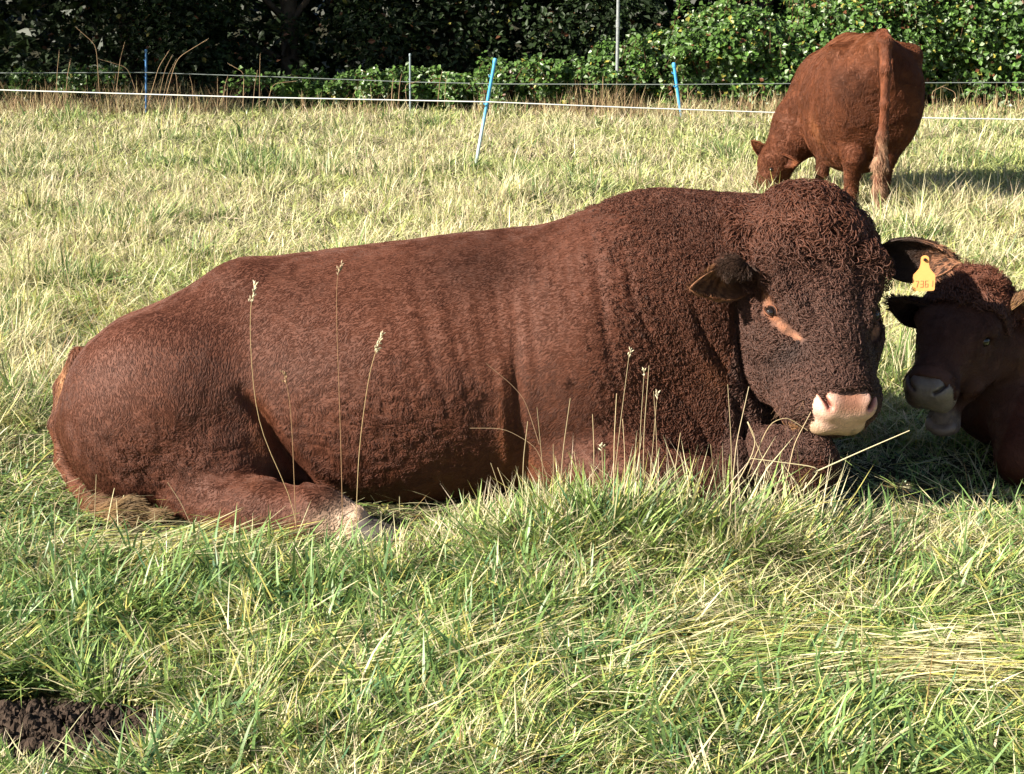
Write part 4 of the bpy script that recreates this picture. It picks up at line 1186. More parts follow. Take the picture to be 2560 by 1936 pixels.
def make_tree(x, y, h, cr, low, n, seed, label, lsize=.10, blobs=None, colr=(.018, .034, .009), trunk_r=.16, lean=(0, 0), kind="broadleaf_tree"):
    rng = np.random.default_rng(seed)
    root = empty(kind, (x, y, 0), label, "tree", "trees of the wood behind the field")
    tr = Bag(); top = np.array([x + lean[0], y + lean[1], h * .8])
    pts = [np.array([x, y, -.1]) + (top - np.array([x, y, -.1])) * t + np.array([.12 * math.sin(4 * t + seed), .1 * math.sin(3 * t + 2 * seed), 0]) * t for t in np.linspace(0, 1, 12)]
    tr.tube(pts, np.linspace(trunk_r, trunk_r * .25, 12) * np.array([1.35] + [1] * 11), 10)
    B = []
    for k in range(26 if blobs is None else 0):
        a = rng.uniform(0, 2 * math.pi); z = rng.uniform(low, h); rr = cr * (1 - .55 * abs((z - (low + h) / 2) / ((h - low) / 2)) ** 2) * rng.uniform(.35, 1)
        c = np.array([x + lean[0] * z / h + rr * math.cos(a), y + lean[1] * z / h + rr * math.sin(a) * .9, z])
        r = rng.uniform(.55, 1.1) * cr * .36
        B.append((c, (r, r, r * .75)))
    if blobs: B = [(np.array(c), r) for c, r in blobs]
    for c, r in B[::2]:
        t = np.clip((c[2] * .75) / (h * .8), .12, .95); s = pts[int(t * 11)]
        m = (s + c) / 2 + np.array([0, 0, .1 * h * .3])
        q = [s, s * .5 + m * .5, m, m * .5 + c * .5, c]
        tr.tube(q, np.linspace(trunk_r * .42, trunk_r * .08, 5), 6)
    link("trunk", tr.mesh("trunk"), M_BARK, root)
    p, d, q = blob_points(rng, B, n, .35)
    keep = (p[:, 2] > .05) & (noise(p, 2.0) > .30); p, d = p[keep], d[keep]
    m = len(p)
    col = np.array(colr)[None] * (.45 + 1.1 * noise(p, 3)[:, None]) * rng.uniform(.75, 1.3, (m, 1))
    t = rng.random((m, 1)); col = np.where(t > .985, np.array([.16, .15, .035]), col)
    col = np.where((t > .5) & (t < .52), np.array([.14, .06, .03]), col)
    V, F, c = leaves(p, unit(d * .5 + np.array([-.1, -.3, .8])), np.full(m, lsize), col, rng, .6)
    bg_ = Bag(); bg_.add(V, F, c); link("crown", bg_.mesh("crown", smooth=False), M_TREELEAF, root)
    return root

# brambles, from the low ones in front of the wood to the tall bank on the right
BUSH = [(-1.15, 22.0, .55, .9, .5, 5000, "low bramble patch in the shade left of the leaning blue post"),
        (0.55, 21.9, .72, 1.0, .6, 7500, "low leafy bramble behind the leaning blue post"),
        (2.05, 22.1, 1.05, 1.0, .7, 10500, "middling bramble bush behind the metal pole"),
        (3.55, 22.4, 1.55, 1.0, .9, 15000, "sunlit bramble bush behind the short blue post"),
        (5.0, 22.7, 1.95, 1.1, 1.0, 17000, "tall bramble bush left of the grazing cow's back"),
        (6.6, 22.8, 2.2, 1.2, 1.0, 18000, "tall sunlit bramble bush directly behind the grazing cow"),
        (8.3, 22.9, 2.3, 1.3, 1.1, 15000, "tall bramble bush at the far right edge of the field")]
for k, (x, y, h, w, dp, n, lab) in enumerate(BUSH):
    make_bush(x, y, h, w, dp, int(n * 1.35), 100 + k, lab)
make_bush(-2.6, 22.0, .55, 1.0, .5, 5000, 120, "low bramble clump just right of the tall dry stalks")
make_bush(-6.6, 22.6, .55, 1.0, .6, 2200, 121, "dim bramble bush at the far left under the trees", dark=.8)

def canopy(x0, x1, seed, zlo=2.2):
    r = np.random.default_rng(seed); L = []
    for k in range(22):  # crowns above the view, overhang shaped to shade the left margin
        x = r.uniform(x0, x1); y = r.uniform(19.7, 26.0) if x < -5.0 else r.uniform(23.6, 26.5); z = r.uniform(zlo + .5, 7.5)
        if y < 20.8: z = max(z, zlo + 1.0)
        L.append(((x, y, z), (1.25, 1.15, .95)))
    for k in range(9):                                     # foliage reaching down behind the fence
        x = r.uniform(x0, x1); L.append(((x, r.uniform(23.4, 25.2), r.uniform(.4, 2.2)), (.95, .7, .8)))
    return L
TR = [(-9.6, 24.5, -12, -7.2, "leafy tree at the left edge whose shade covers the field margin"),
      (-6.3, 25.2, -8.2, -4.6, "dark tree behind the blue fence post at the left"),
      (-3.6, 24.8, -5.6, -2.0, "dark tree left of the picture middle, over the dry stalks"),
      (-0.9, 25.4, -2.9, .7, "dark tree behind the leaning blue post"),
      (1.55, 25.6, -.2, 2.6, "shady tree right beside the metal pole")]
for k, (x, y, x0, x1, lab) in enumerate(TR):
    make_tree(x, y, 8.5, 2.5, 2.0, 38000, 200 + k, lab, lsize=.105, blobs=canopy(x0, x1, 300 + k, 2.15 if k < 4 else 2.4))
for k, (x, y, lab) in enumerate([(4.2, 26.2, "tree rising behind the bramble bank, left of the cow"), (7.1, 26.0, "grey-stemmed tree behind the brambles at the right"),
                                 (10.2, 26.3, "tree beyond the right end of the brambles")]):
    make_tree(x, y, 8.0, 2.4, 1.2, 12000, 220 + k, lab, lsize=.16, trunk_r=.11)
# the wood behind them, one mass
rng = np.random.default_rng(9)
n = 42000
p = np.stack([rng.uniform(-26, 26, n), rng.uniform(27.5, 33, n), rng.uniform(0, 11, n)], -1)
col = np.array([.013, .024, .007]) * (.5 + noise(p, 1.5)[:, None]) 
V, F, c = leaves(p, np.tile(np.array([0, -.6, .6]), (n, 1)), np.full(n, .42), col, rng, .6)
bg_ = Bag(); bg_.add(V, F, c)
tag(link("woodland", bg_.mesh("woodland", smooth=False), M_TREELEAF), "dark mass of woodland behind the field edge", "wood", kind="stuff")

# ================================================================== GRASS
def blades(base, length, width, lean_dir, lean, bend, col, rng, nseg=3, twist=None):
    """flat tapering blades; lean = tilt from vertical (rad), bend adds along the blade"""
    n = len(base)
    t = np.linspace(0, 1, nseg + 1)
    ang = lean[:, None] + bend[:, None] * t[None]
    dl = (length / nseg)[:, None]
    hx = np.concatenate([np.zeros((n, 1)), np.cumsum(np.sin(ang[:, :-1]) * dl, 1)], 1)
    hz = np.concatenate([np.zeros((n, 1)), np.cumsum(np.cos(ang[:, :-1]) * dl, 1)], 1)
    ctr = base[:, None] + lean_dir[:, None] * hx[..., None] + np.array([0, 0, 1.0]) * hz[..., None]
    a = rng.normal(0, .55, n); tw = rng.normal(0, .35, n)
    perp = np.stack([-lean_dir[:, 1], lean_dir[:, 0], 0 * a], -1)
    side = unit(perp * np.cos(a)[:, None] + lean_dir * np.sin(a)[:, None] + np.array([0, 0, 1.0]) * tw[:, None] * .6)
    w = (width[:, None] * np.sqrt(np.clip(1 - t[None] ** 1.6, 0, 1)) * .5)
    Lp = ctr[:, :-1] - side[:, None] * w[:, :-1, None]; Rp = ctr[:, :-1] + side[:, None] * w[:, :-1, None]
    tip = ctr[:, -1:]
    V = np.concatenate([np.stack([Lp, Rp], 2).reshape(n, -1, 3), tip], 1)
    m = 2 * nseg + 1
    i = np.arange(n)[:, None] * m
    F4 = [np.concatenate([i + 2 * k, i + 2 * k + 1, i + 2 * k + 3, i + 2 * k + 2], 1) for k in range(nseg - 1)]
    F3 = np.concatenate([i + 2 * (nseg - 1), i + 2 * (nseg - 1) + 1, i + 2 * nseg], 1)
    c = np.repeat(col[:, None], m, 1)
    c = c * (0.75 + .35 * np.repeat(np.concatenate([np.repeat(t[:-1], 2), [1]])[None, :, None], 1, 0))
    return V.reshape(-1, 3), F3, np.vstack(F4) if F4 else None, c.reshape(-1, 3)

GREEN = np.array([.150, .225, .072]); LIME = np.array([.34, .47, .13]); STRAW = np.array([.78, .71, .42]); YEL = np.array([.62, .56, .17]); BROWN = np.array([.20, .13, .07]); BLUEG = np.array([.10, .21, .10])

SOIL = [((-1.06, 3.10), (.38, .20)), ((1.10, 4.02), (.14, .06))]
def in_soil(x, y):
    m = np.zeros(len(x), bool)
    for (cx, cy), (rx, ry) in SOIL:
        m |= (((x - cx) / rx) ** 2 + ((y - cy) / ry) ** 2 + .8 * (noise(np.stack([x, y, 0 * x], -1), 9) - .5)) < 1
    return m
def under_bull(x, y):
    return ((np.abs(x + .35) / 1.12) ** 3 + (np.abs(y - 5.15) / .36) ** 3) < 1

def trod(x, y):
    a = np.exp(-((np.abs(x + .35) / 1.5) ** 6 + (np.abs(y - 5.0) / .62) ** 6))
    b = np.exp(-((np.abs(x + .85) / .62) ** 6 + (np.abs(y - 4.50) / .30) ** 6))
    c = np.exp(-((np.abs(x - 1.45) / .5) ** 6 + (np.abs(y - 4.95) / .45) ** 6))
    return np.maximum(np.maximum(a, b), c)

def scatter(rng, n, y0, y1, mar=1.18):
    y = np.sqrt(rng.uniform(y0 ** 2, y1 ** 2, n)); x = rng.uniform(-1, 1, n) * (y * .345 * mar + .25)
    return x, y

def grass_layer(name, n, y0, y1, wmul, hmul, seed, nseg=3, xr=(0.0, 1.0), wk=1.0):
    rng = np.random.default_rng(seed)
    q0, q1 = y0 ** -.2, y1 ** -.2
    y = (q0 + (q1 - q0) * rng.random(n)) ** -5.0; x = rng.uniform(xr[0], xr[1], n) * rng.choice((-1, 1), n) * (y * .345 * 1.18 + .25)
    wmul = wk * (1 + .085 * np.clip(y - 4, 0, 99))
    # gather into tufts
    k = rng.random(n) < .55
    cx = np.round(x / .07 + rng.normal(0, .25, n)) * .07; cy = np.round(y / .07 + rng.normal(0, .25, n)) * .07
    jit = noise(np.stack([cx, cy, 0 * cx], -1), 19) - .5
    x = np.where(k, cx + jit * .06 + rng.normal(0, .014, n), x); y = np.where(k, cy - jit * .06 + rng.normal(0, .014, n), y)
    keep = ~in_soil(x, y) & ~under_bull(x, y) & (rng.random(n) < .35 + 1.1 * noise(np.stack([x, y, 0 * x], -1), 5.0) + (y > 7)); x, y, wmul = x[keep], y[keep], wmul[keep]; n = len(x)
    p = np.stack([x, y, 0 * x], -1)
    base = p.copy(); base[:, 2] = hfield(x, y) - .01
    n1 = fbm(p, .9, 3); n2 = noise(p + 7, 3.5); n3 = noise(p + 3, 9)
    # dryness: paler farther out, patchy close by
    far = sstep(y, 4.6, 8.0)
    dry = np.clip(.46 + .20 * far + 2.1 * (n1 - .5) + .8 * (n2 - .5), .08, .95)
    r = rng.random(n)
    tz = np.exp(-(((x - .30) / .5) ** 2 + ((y - 4.2) / .28) ** 2)); straw = r < dry * .8 * (1 - .35 * tz)
    v = rng.random((n, 1))
    gcol = np.where(v < .34, GREEN, np.where(v < .82, LIME, np.where(v < .92, YEL, BLUEG))) * rng.uniform(.6, 1.3, (n, 1))
    scol = np.where(v < .70, STRAW, np.where(v < .91, np.array([.74, .60, .44]), np.where(v < .96, YEL, BROWN))) * rng.uniform(.7, 1.2, (n, 1))
    gcol = gcol * (1 - .6 * far[:, None]) + np.array([.54, .55, .22]) * .6 * far[:, None]
    col = np.where(straw[:, None], scol, gcol) * (1 + .08 * far[:, None])
    # lodging: neighbours lie roughly the same way, with many exceptions
    ang = (noise(p + 13, 2.6) * 2 + noise(p + 23, 8.0) * 1.2) * 2 * np.pi + rng.normal(0, .95, n)
    ld = np.stack([np.cos(ang), np.sin(ang), 0 * ang], -1)
    flat = sstep(noise(p + 31, 3.4), .34, .56)
    nearw = 1 - sstep(y, 4.4, 6.5)
    mat_ = (rng.random(n) < (.38 + .30 * flat) * (.55 + .45 * nearw)) * 1.0           # part of the sward is pressed into a mat
    lean = np.where(mat_ > 0, rng.normal(1.22, .18, n), np.abs(rng.normal(.42, .36, n)) + flat * .35)
    bend = np.where(mat_ > 0, rng.uniform(-.5, .7, n), rng.uniform(-.3, 1.7, n))
    base[:, 2] += mat_ * rng.uniform(.01, .075, n) * (1 - .8 * trod(x, y))
    tuss = np.exp(-(((x - .28) / .40) ** 2 + ((y - 4.22) / .20) ** 2)) * (y < 4.6) + .45 * np.exp(-(((x - .85) / .25) ** 2 + ((y - 4.25) / .15) ** 2))
    lean = lean * (1 - .45 * np.clip(tuss, 0, 1)); bend = bend * (1 - .3 * np.clip(tuss, 0, 1))
    clump = sstep(noise(p + 51, 1.9), .56, .80) * sstep(y, 4.9, 6.0)
    L = rng.uniform(.045, .125, n) * hmul * (.40 + .75 * n3 + .45 * n2) * (1 + 1.3 * clump) * (1 + 1.65 * tuss)
    col = np.where(((rng.random(n) < clump * .7) & ~straw)[:, None], GREEN * rng.uniform(.7, 1.5, (n, 1)), col)
    L = np.where(straw, L * 1.2, L)
    # trodden down round the animals
    tr = trod(x, y) * (1 - np.clip(tuss * 1.5, 0, 1))
    L = L * (1 - .68 * tr); lean = lean + .6 * tr
    W = rng.uniform(.0036, .0085, n) * wmul; W = np.where(straw, W * .62, W * 1.2)
    W = np.where(rng.random(n) < .06, W * 1.5, W)
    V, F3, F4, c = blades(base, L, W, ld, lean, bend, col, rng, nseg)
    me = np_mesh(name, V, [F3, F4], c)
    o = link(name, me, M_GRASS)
    return o
o = grass_layer("near_grass", 215000, 2.75, 5.6, 1.0, 1.05, 61)
tag(o, "tangled green and straw-coloured grass in the foreground around the bull", "grass", kind="stuff")
o = grass_layer("middle_grass", 165000, 5.6, 10.5, 1.0, 1.05, 62)
tag(o, "paler mixed grass just behind the bull", "grass", kind="stuff")
o = grass_layer("far_grass", 175000, 10.5, 22.3, 1.0, 1.1, 63, 2)
tag(o, "pale dry grass of the far field up to the fence", "grass", kind="stuff")

o = grass_layer("side_grass", 130000, 2.4, 22.3, 1.0, 1.1, 64, 2, (1.0, 2.1), 1.9)
tag(o, "mixed pasture grass running on to either side of the view", "grass", kind="stuff")

# long fallen straw lying across the near grass
def fallen(n, seed):
    rng = np.random.default_rng(seed)
    x, y = scatter(rng, n, 2.8, 9.5); keep = ~under_bull(x, y) & ~in_soil(x, y); x, y = x[keep], y[keep]; n = len(x)
    p = np.stack([x, y, 0 * x], -1); base = p.copy(); base[:, 2] = hfield(x, y) + rng.uniform(.02, .085, n) * (1 - .8 * trod(x, y))
    pref = noise(p + 13, 1.2) * np.pi * 1.2 - .3 + rng.integers(0, 2, n) * np.pi
    ang = pref + rng.normal(0, .5, n); ld = np.stack([np.cos(ang), np.sin(ang), 0 * ang], -1)
    lean = rng.normal(1.25, .16, n); bend = rng.uniform(.1, .5, n)
    L = rng.uniform(.08, .30, n); W = rng.uniform(.0018, .0038, n) * (1 + .08 * (y - 3))
    v = rng.random((n, 1))
    col = np.where(v < .55, STRAW * 1.1, np.where(v < .8, LIME, np.where(v < .9, YEL, np.array([.42, .27, .12])))) * rng.uniform(.7, 1.15, (n, 1))
    V, F3, F4, c = blades(base, L, W, ld, lean, bend, col, rng, 4)
    o = link("fallen_grass", np_mesh("fallen_grass", V, [F3, F4], c), M_GRASS)
    tag(o, "long bleached straw lying flat over the grass", "straw", kind="stuff")
fallen(13000, 71)

# bunches of long grass gone over, every blade of a bunch lying the same way
def swaths(nb, m, seed):
    rng = np.random.default_rng(seed)
    x, y = scatter(rng, nb, 2.75, 8.0)
    ang = rng.uniform(0, 2 * np.pi, nb); ang = np.where(x > .25, rng.normal(.1, .5, nb) + np.pi * rng.integers(0, 2, nb), ang)
    xx = np.repeat(x, m) + rng.normal(0, .035, nb * m); yy = np.repeat(y, m) + rng.normal(0, .035, nb * m)
    aa = np.repeat(ang, m) + rng.normal(0, .38, nb * m); sid = np.repeat(rng.uniform(0, 1, nb), m); sl = np.repeat(rng.uniform(.7, 1.4, nb), m)
    keep = ~under_bull(xx, yy) & ~in_soil(xx, yy) & (trod(xx, yy) < .3); xx, yy, aa, sid, sl = xx[keep], yy[keep], aa[keep], sid[keep], sl[keep]; n = len(xx)
    p = np.stack([xx, yy, 0 * xx], -1); p[:, 2] = hfield(xx, yy) + rng.uniform(0, .05, n)
    ld = np.stack([np.cos(aa), np.sin(aa), 0 * aa], -1)
    L = rng.uniform(.08, .17, n) * sl; W = rng.uniform(.0025, .006, n) * (1 + .06 * (yy - 3))
    v = rng.random((n, 1)) * .55 + sid[:, None] * .45
    col = np.where(v < .33, LIME * 1.05, np.where(v < .48, YEL * .95, np.where(v < .85, STRAW, np.array([.50, .40, .20])))) * rng.uniform(.7, 1.15, (n, 1))
    V, F3, F4, c = blades(p, L, W, ld, rng.normal(.85, .28, n), rng.uniform(.3, .9, n), col, rng, 4)
    o = link("lodged_grass", np_mesh("lodged_grass", V, [F3, F4], c), M_GRASS)
    tag(o, "bunches of long yellowing grass lying over in swaths", "grass", kind="stuff")
swaths(1100, 40, 73)

def flattened(cx, cy, rx, ry, n, ang0, seed, label):
    rng = np.random.default_rng(seed)
    x = cx + rng.normal(0, .5, n) * rx; y = cy + rng.normal(0, .5, n) * ry; keep = ~in_soil(x, y) & ~under_bull(x, y); x, y = x[keep], y[keep]; n = len(x)
    p = np.stack([x, y, 0 * x], -1); p[:, 2] = hfield(x, y) + rng.uniform(.03, .085, n)
    ang = ang0 + (noise(p, 4.0) - .5) * 1.8 + rng.normal(0, .20, n); ld = np.stack([np.cos(ang), np.sin(ang), 0 * ang], -1)
    v = noise(p, 7)[:, None] * .6 + rng.random((n, 1)) * .4
    col = np.where(v < .40, LIME, np.where(v < .50, YEL, STRAW * 1.05)) * rng.uniform(.65, 1.15, (n, 1))
    V, F3, F4, c = blades(p, rng.uniform(.08, .24, n), rng.uniform(.003, .0065, n), ld, rng.normal(1.38, .08, n), rng.uniform(.0, .3, n), col, rng, 4)
    o = link("flattened_grass", np_mesh("flattened_grass", V, [F3, F4], c), M_GRASS)
    tag(o, label, "grass", kind="stuff")
flattened(.95, 3.42, .75, .22, 4200, -.22, 91, "long straw pressed flat in one direction at the lower right")
flattened(-.35, 3.45, .50, .22, 900, .35, 92, "patch of grass pressed flat at the lower left of the middle")
flattened(-1.15, 4.18, .50, .14, 500, .1, 93, "flattened straw lying along the bull's haunch")

# thin bleached stems left standing over the field
def standing(n, seed):
    rng = np.random.default_rng(seed)
    y = rng.uniform(4.9, 21.5, n) ** 1.0; x = rng.uniform(-1, 1, n) * (y * .41 + .25)
    p = np.stack([x, y, 0 * x], -1); keep = ~under_bull(x, y) & (rng.random(n) < sstep(noise(p, .8), .35, .65)) & (trod(x, y) < .2); x, y, p = x[keep], y[keep], p[keep]; n = len(x)
    p[:, 2] = hfield(x, y); ang = rng.uniform(0, 2 * np.pi, n); ld = np.stack([np.cos(ang), np.sin(ang), 0 * ang], -1)
    v = rng.random((n, 1)); col = np.where(v < .6, STRAW, np.where(v < .85, np.array([.62, .46, .30]), np.array([.34, .24, .14]))) * rng.uniform(.7, 1.1, (n, 1))
    V, F3, F4, c = blades(p, rng.uniform(.16, .34, n), rng.uniform(.0022, .004, n) * (1 + .07 * (y - 4)), ld, np.abs(rng.normal(.25, .25, n)), rng.uniform(.0, 1.0, n), col, rng, 4)
    o = link("standing_straw", np_mesh("standing_straw", V, [F3, F4], c), M_GRASS)
    tag(o, "thin bleached stems standing over the field behind the bull", "straw", kind="stuff")
standing(9000, 76)

# broad green blades standing in the foreground
def broad(n, seed):
    rng = np.random.default_rng(seed)
    x, y = scatter(rng, n, 2.8, 5.2); keep = ~under_bull(x, y) & ~in_soil(x, y) & (noise(np.stack([x, y, 0 * x], -1), 4) > .45); x, y = x[keep], y[keep]; n = len(x)
    p = np.stack([x, y, 0 * x], -1); base = p.copy(); base[:, 2] = hfield(x, y) - .01
    ang = rng.uniform(0, 2 * np.pi, n); ld = np.stack([np.cos(ang), np.sin(ang), 0 * ang], -1)
    L = rng.uniform(.11, .24, n); W = rng.uniform(.006, .011, n)
    L = np.where(y > 4.45, L * .6, L) * (1 - .6 * trod(x, y))
    col = np.where(rng.random((n, 1)) < .6, np.array([.20, .32, .10]), np.array([.13, .23, .08])) * rng.uniform(.8, 1.25, (n, 1))
    V, F3, F4, c = blades(base, L, W, ld, np.abs(rng.normal(.35, .3, n)), rng.uniform(.3, 1.2, n), col, rng, 5)
    o = link("broad_grass", np_mesh("broad_grass", V, [F3, F4], c), M_GRASS)
    tag(o, "broad bright green grass blades standing out of the near turf", "grass", kind="stuff")
broad(11000, 72)

# ---------------------------------------------------------------- single stalks one can point at
def stalk(pts, r, label, group, col=(.50, .36, .19), headn=0, headlen=.05, headcol=(.70, .62, .42), seed=0, rad_top=.6, name="grass_stalk"):
    rng = np.random.default_rng(seed)
    pts = np.array(pts, float)
    t = np.linspace(0, 1, len(pts)); tt = np.linspace(0, 1, 18)
    q = np.stack([np.interp(tt, t, pts[:, k]) for k in range(3)], -1)
    for _ in range(3): q[1:-1] = (q[:-2] + 2 * q[1:-1] + q[2:]) / 4
    root = empty(name, tuple(q[0]), label, "grass stalk", group)
    b = Bag(); b.tube(q, np.linspace(r, r * rad_top, 18), 5, col=col)
    link("stem", b.mesh("stem"), M_STEM, root)
    if headn:
        h = Bag(); ax = unit(q[-1] - q[-3]); 
        for k in range(headn):
            f = k / headn; c = q[-1] + ax * headlen * (f - .75) + rng.normal(0, .0022, 3) * (1.2 if f < .6 else .6)
            d = unit(ax + rng.normal(0, .42, 3)); L = rng.uniform(.009, .016)
            h.tube([c, c + d * L * .5, c + d * L], [.0006, .0023, .0004], 5, col=np.array(headcol) * rng.uniform(.7, 1.15))
        link("seed_head", h.mesh("seed_head"), M_STEM, root)
    return root

K = .4629
def line(pts, Y, Yt=None):
    """a stalk whose points were measured on the photograph, standing in one upright plane at distance Y"""
    n = len(pts); return [P(x * K, y * K, Y + ((Yt or Y) - Y) * k / max(n - 1, 1)) for k, (x, y) in enumerate(pts)]
G1 = "tall stalks in front of the bull"
stalk(line([(650, 1235), (640, 1090), (565, 945), (545, 830), (538, 670), (550, 622)], 4.30), .0014, "pale grass stalk with seed head before the bull's hip, leftmost of the tall ones", G1, headn=30, headlen=.062, seed=1)
stalk(line([(742, 1260), (740, 1110), (735, 900), (727, 700), (727, 600), (736, 575)], 4.28), .0013, "tallest thin brown grass stalk rising before the bull's flank", G1, (.34, .20, .11), headn=16, headlen=.035, headcol=(.45, .34, .22), seed=2)
stalk(line([(768, 1250), (770, 1090), (776, 960), (798, 800), (822, 730)], 4.27), .0013, "grass stalk with cream seed head leaning right before the bull's belly", G1, headn=28, headlen=.065, seed=3)
stalk(line([(645, 1250), (638, 1100), (632, 950), (626, 860), (614, 808)], 4.25), .0013, "short brown grass stalk with narrow head between the two seeded ones", G1, (.36, .22, .12), headn=12, headlen=.045, headcol=(.40, .26, .15), seed=4)
stalk(line([(1760, 1020), (1860, 975), (1965, 930)], 4.10), .0024, "thick straw stalk slanting up to the right under the bull's chin", G1, (.62, .54, .34), seed=5)
stalk(line([(1735, 1060), (1775, 1010), (1620, 990), ], 4.08), .0022, "kinked straw stalk lying under the bull's chin", G1, (.60, .50, .30), seed=6)
stalk(line([(1690, 1080), (1715, 960), (1752, 890)], 4.12), .0015, "thin straw stalk touching the left side of the bull's nose", G1, (.58, .45, .27), seed=7)
stalk(line([(1610, 1040), (1660, 915), (1700, 900), (1745, 930)], 4.14), .0015, "bent arching grass stalk below the bull's jaw", G1, (.50, .38, .22), seed=8)
stalk(line([(1575, 1130), (1590, 960), (1618, 835)], 4.15), .0017, "upright straw stalk in front of the dark gap beside the jaw", G1, (.55, .44, .28), seed=9)
stalk(line([(1560, 1100), (1640, 960), (1605, 890), (1690, 1090)], 4.13), .0017, "crossed straw stalk leaning over in the tussock under the jaw", G1, (.55, .44, .27), seed=10)
stalk(line([(1015, 925), (1090, 925), (1160, 965), (1185, 1040)][::-1], 4.30), .0010, "fine wiry grass stem drooping left across the chest", G1, (.40, .28, .17), seed=11)
stalk(line([(1050, 785), (1105, 830), (1135, 865), (1165, 960)][::-1], 4.30), .0009, "finest faint grass stem curving left before the bull's ribs", G1, (.40, .26, .16), seed=12)
rng = np.random.default_rng(77)
G2 = "dry stems sticking up from the tussock before the chest"
ups = [(1360, 760, 1320, 1060), (1232, 860, 1205, 1070), (1280, 895, 1280, 1060), (1332, 850, 1325, 1050), (1402, 790, 1388, 1080), (1392, 800, 1378, 1060), (1412, 845, 1420, 1070),
       (1160, 880, 1180, 1080), (1140, 910, 1128, 1075), (1470, 935, 1450, 1080), (1420, 850, 1400, 1050), (1195, 960, 1190, 1090), (1075, 1010, 1110, 1100), (1060, 1000, 1085, 1100),
       (1572, 830, 1580, 1080), (1300, 960, 1310, 1080), (1345, 905, 1350, 1050), (1240, 975, 1250, 1080), (1500, 990, 1480, 1090), (1535, 960, 1560, 1090)]
UL = {0: "tallest dry stem of the tussock, before the bull's shoulder, leaning right", 1: "dry stem leaning right, standing alone left in the tussock", 4: "taller of the twin dry stems in the tussock's middle",
      5: "shorter of the twin dry stems in the tussock's middle", 14: "dry stem nearest the dark gap beside the bull's jaw", 12: "leftmost dry stem of the tussock before the chest", 9: "short dry stem at the right of the tussock, leaning right",
      19: "rightmost short dry stem, leaning left towards the tussock"}
for k, (x0, y0, x1, y1) in enumerate(ups):
    Yk = rng.uniform(4.12, 4.34)
    stalk(line([(x1, y1 + 40), ((x0 + x1) / 2 + rng.uniform(-6, 6), (y0 + y1) / 2), (x0, y0)], Yk), rng.uniform(.0009, .0016),
          UL.get(k, "dry straw-coloured stem standing in the tussock before the bull's chest"), G2, np.array([.56, .44, .26]) * rng.uniform(.75, 1.15), seed=500 + k, headn=(6 if k % 5 == 0 else 0), headlen=.02)
G3 = "loose stems in the grass before the bull's haunch"
for k, (x0, y0, x1, y1) in enumerate([(130, 990, 60, 1075), (137, 1060, 108, 1110), (208, 1025, 203, 1150), (172, 1050, 165, 1140), (362, 1042, 420, 1130), (255, 1210, 250, 1330), (118, 1080, 120, 1290)]):
    stalk(line([(x1, y1 + 20), ((x0 + x1) / 2, (y0 + y1) / 2), (x0, y0)], groundY(y1 * K) - .05), .0014, ["pale dry stem leaning right over the bull's tail", "short pale stem leaning right under the bull's tail", "upright brown stem before the bull's haunch, nearest its middle", "thin upright stem left of the one before the haunch",
           "dry stem leaning left before the bull's hock", "lone dry stem in the grass below the haunch", "tall dry stem rising at the far left below the tail"][k], G3, np.array([.52, .42, .25]) * rng.uniform(.8, 1.1), seed=600 + k)

# tall dry weeds on the fence line
G4 = "dry weed stalks along the fence line"
rng = np.random.default_rng(88)
far_st = [(320, 210, 365, 110, 0), (340, 210, 372, 120, 0), (345, 230, 380, 130, 0), (350, 225, 448, 85, 1), (120, 215, 128, 112, 0), (140, 220, 152, 130, 0), (300, 200, 215, 128, 1), (250, 190, 270, 90, 0), (215, 190, 165, 60, 1),
          (545, 230, 556, 155, 0), (480, 220, 492, 165, 0), (560, 225, 562, 118, 0), (525, 215, 494, 138, 1), (470, 215, 470, 168, 0), (575, 215, 640, 175, 1), (385, 215, 380, 160, 0), (420, 215, 410, 165, 0),
          (860, 210, 868, 160, 0), (945, 215, 955, 155, 0), (960, 215, 965, 165, 0), (880, 220, 905, 175, 1), (845, 215, 850, 170, 0), (1050, 215, 1040, 185, 0), (1270, 220, 1268, 180, 0), (1300, 220, 1303, 165, 0),
          (1285, 230, 1260, 190, 1), (1350, 225, 1350, 190, 0), (1480, 225, 1500, 190, 0), (1560, 230, 1555, 195, 0), (2020, 245, 2040, 185, 1), (2060, 245, 2035, 187, 1), (90, 225, 88, 190, 0), (30, 225, 40, 195, 0)]
WL = {4: "highest arching dry weed stalk right of the left blue post, bent over right", 3: "tall dry weed leaning right just beside the highest arching stalk",
      6: "dry weed stalk arching over to the left, left of the left blue post", 8: "dry weed stem bent far left and up against the dark trees", 13: "weed stalk arching left in the middle of the dark gap between posts",
      16: "weed stalk bent low to the right before the left bramble", 22: "weed stalk arching right beside the grey fence post", 27: "short weed stalk curving left just before the metal pole",
      31: "right-bent weed stalk right of the grazing cow", 32: "left-bent weed stalk right of the grazing cow", 33: "single dry weed stalk near the left edge under the front wire", 34: "leftmost dry weed stalk at the edge of the picture",
      14: "thick straight weed stalk right of the arching ones", 29: "short weed stalk right of the short blue post", 30: "weed stalk left of the grazing cow's back"}
for k, (x0, y0, x1, y1, arch) in enumerate(far_st):
    Yk = rng.uniform(19.6, 20.6)
    mid = (x0 * .5 + x1 * .5 - (18 if x1 > x0 else -18) * arch, y0 * .35 + y1 * .65 - 8 * arch)
    stalk(line([(x0, y0 + 15), mid, (x1, y1)], Yk), rng.uniform(.004, .006), WL.get(k, "thin dry weed stalk at the fence line"), G4, np.array([.36, .24, .14]) * rng.uniform(.7, 1.25),
          headn=7, headlen=.10, headcol=(.42, .30, .19), seed=700 + k, rad_top=.5, name="weed_stalk")
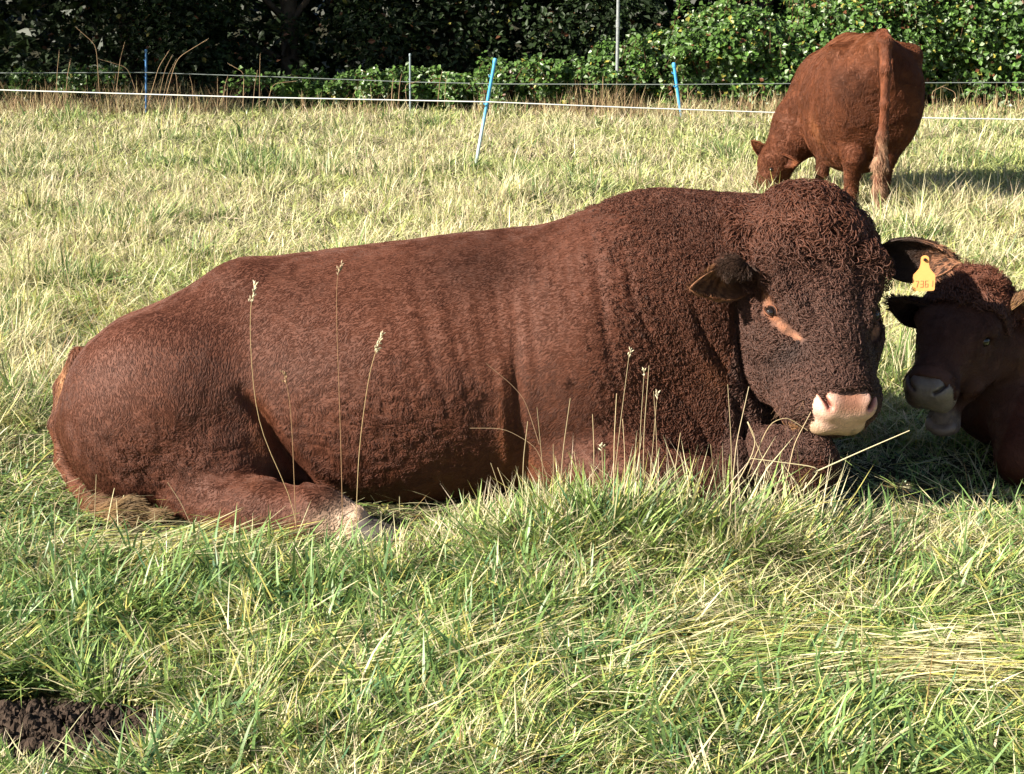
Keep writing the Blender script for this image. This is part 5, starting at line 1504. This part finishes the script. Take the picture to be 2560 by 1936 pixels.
# matted dead stems under them
def ragged(n, seed):
    rng = np.random.default_rng(seed)
    x = rng.uniform(-8.5, 8.5, n); y = rng.uniform(20.2, 21.9, n); p = np.stack([x, y, 0 * x], -1)
    keep = noise(p, .9) > .42; x, y = x[keep], y[keep]; n = len(x); p = np.stack([x, y, 0 * x], -1); p[:, 2] = hfield(x, y) - .02
    ang = rng.uniform(0, 2 * np.pi, n); ld = np.stack([np.cos(ang), np.sin(ang), 0 * ang], -1)
    col = np.where(rng.random((n, 1)) < .6, np.array([.34, .23, .13]), np.array([.44, .36, .18])) * rng.uniform(.6, 1.2, (n, 1))
    L = rng.uniform(.12, .42, n) * (.4 + 1.2 * noise(p, 2.1))
    V, F3, F4, c = blades(p, L, rng.uniform(.005, .010, n), ld, np.abs(rng.normal(.15, .2, n)), rng.uniform(0, .9, n), col, rng, 3)
    o = link("dead_stems", np_mesh("dead_stems", V, [F3, F4], c), M_STEM)
    tag(o, "ragged brown dead stems under the rear fence", "dead grass", kind="stuff")
ragged(8500, 74)

# ---------------------------------------------------------------- soil thrown up by moles
def soil_mound(cx, cy, rx, ry, h, n, seed, label):
    rng = np.random.default_rng(seed)
    S = Field((cx - rx * 1.3, cy - ry * 1.5, -.06), (cx + rx * 1.3, cy + ry * 1.5, h * 2.0 + .05), .005)
    S.ell((cx, cy, -.02), (rx, ry, h), k=.03)
    for k in range(n):
        a = rng.uniform(0, 2 * np.pi); r = math.sqrt(rng.random()); x = cx + rx * .92 * r * math.cos(a); y = cy + ry * .92 * r * math.sin(a)
        s = rng.uniform(.010, .028); z = h * math.sqrt(max(0, 1 - r * r)) * .75
        ax = unit(rng.normal(0, 1, (3, 3))); ax[1] -= (ax[1] @ ax[0]) * ax[0]; ax[2] = np.cross(ax[0], ax[1])
        S.ell((x, y, z), (s * rng.uniform(.8, 1.6), s, s * rng.uniform(.5, .9)), axes=ax, k=.005)
    V, Q = S.mesh(); N = vnormals(V, Q); V = V + N * (.020 * (fbm(V, 55, 3) - .5) + .012 * np.abs(noise(V, 30) - .5))[:, None]
    b = Bag(); b.add(V, Q)
    m = int(900 * rx / .3)
    for k in range(m):                                   # loose crumbs
        a = rng.uniform(0, 2 * np.pi); r = rng.random() ** .6 * 1.25; x = cx + rx * r * math.cos(a); y = cy + ry * r * math.sin(a)
        s = rng.uniform(.003, .011) * (1.2 - .4 * r); z = h * math.sqrt(max(0, 1 - min(r, 1) ** 2)) * .95 + s * .5 + float(hfield(np.array(x), np.array(y))) * (r > .8) + .004
        v = np.array([[1, 0, 0], [-1, 0, 0], [0, 1, 0], [0, -1, 0], [0, 0, 1], [0, 0, -1.0]]) * rng.uniform(.6, 1.3, (6, 1)) + rng.normal(0, .18, (6, 3))
        b.add(np.array([x, y, z]) + v * s, np.array([[0, 2, 4], [2, 1, 4], [1, 3, 4], [3, 0, 4], [2, 0, 5], [1, 2, 5], [3, 1, 5], [0, 3, 5]]))
    o = link("soil_mound", b.mesh("soil_mound", smooth=False), M_SOIL)
    tag(o, label, "soil mound")
soil_mound(-1.06, 3.12, .34, .14, .05, 150, 81, "heap of dark crumbly soil in the grass at the bottom left corner")
soil_mound(1.10, 4.02, .10, .05, .03, 26, 82, "small clod of bare dark soil in the grass on the right")
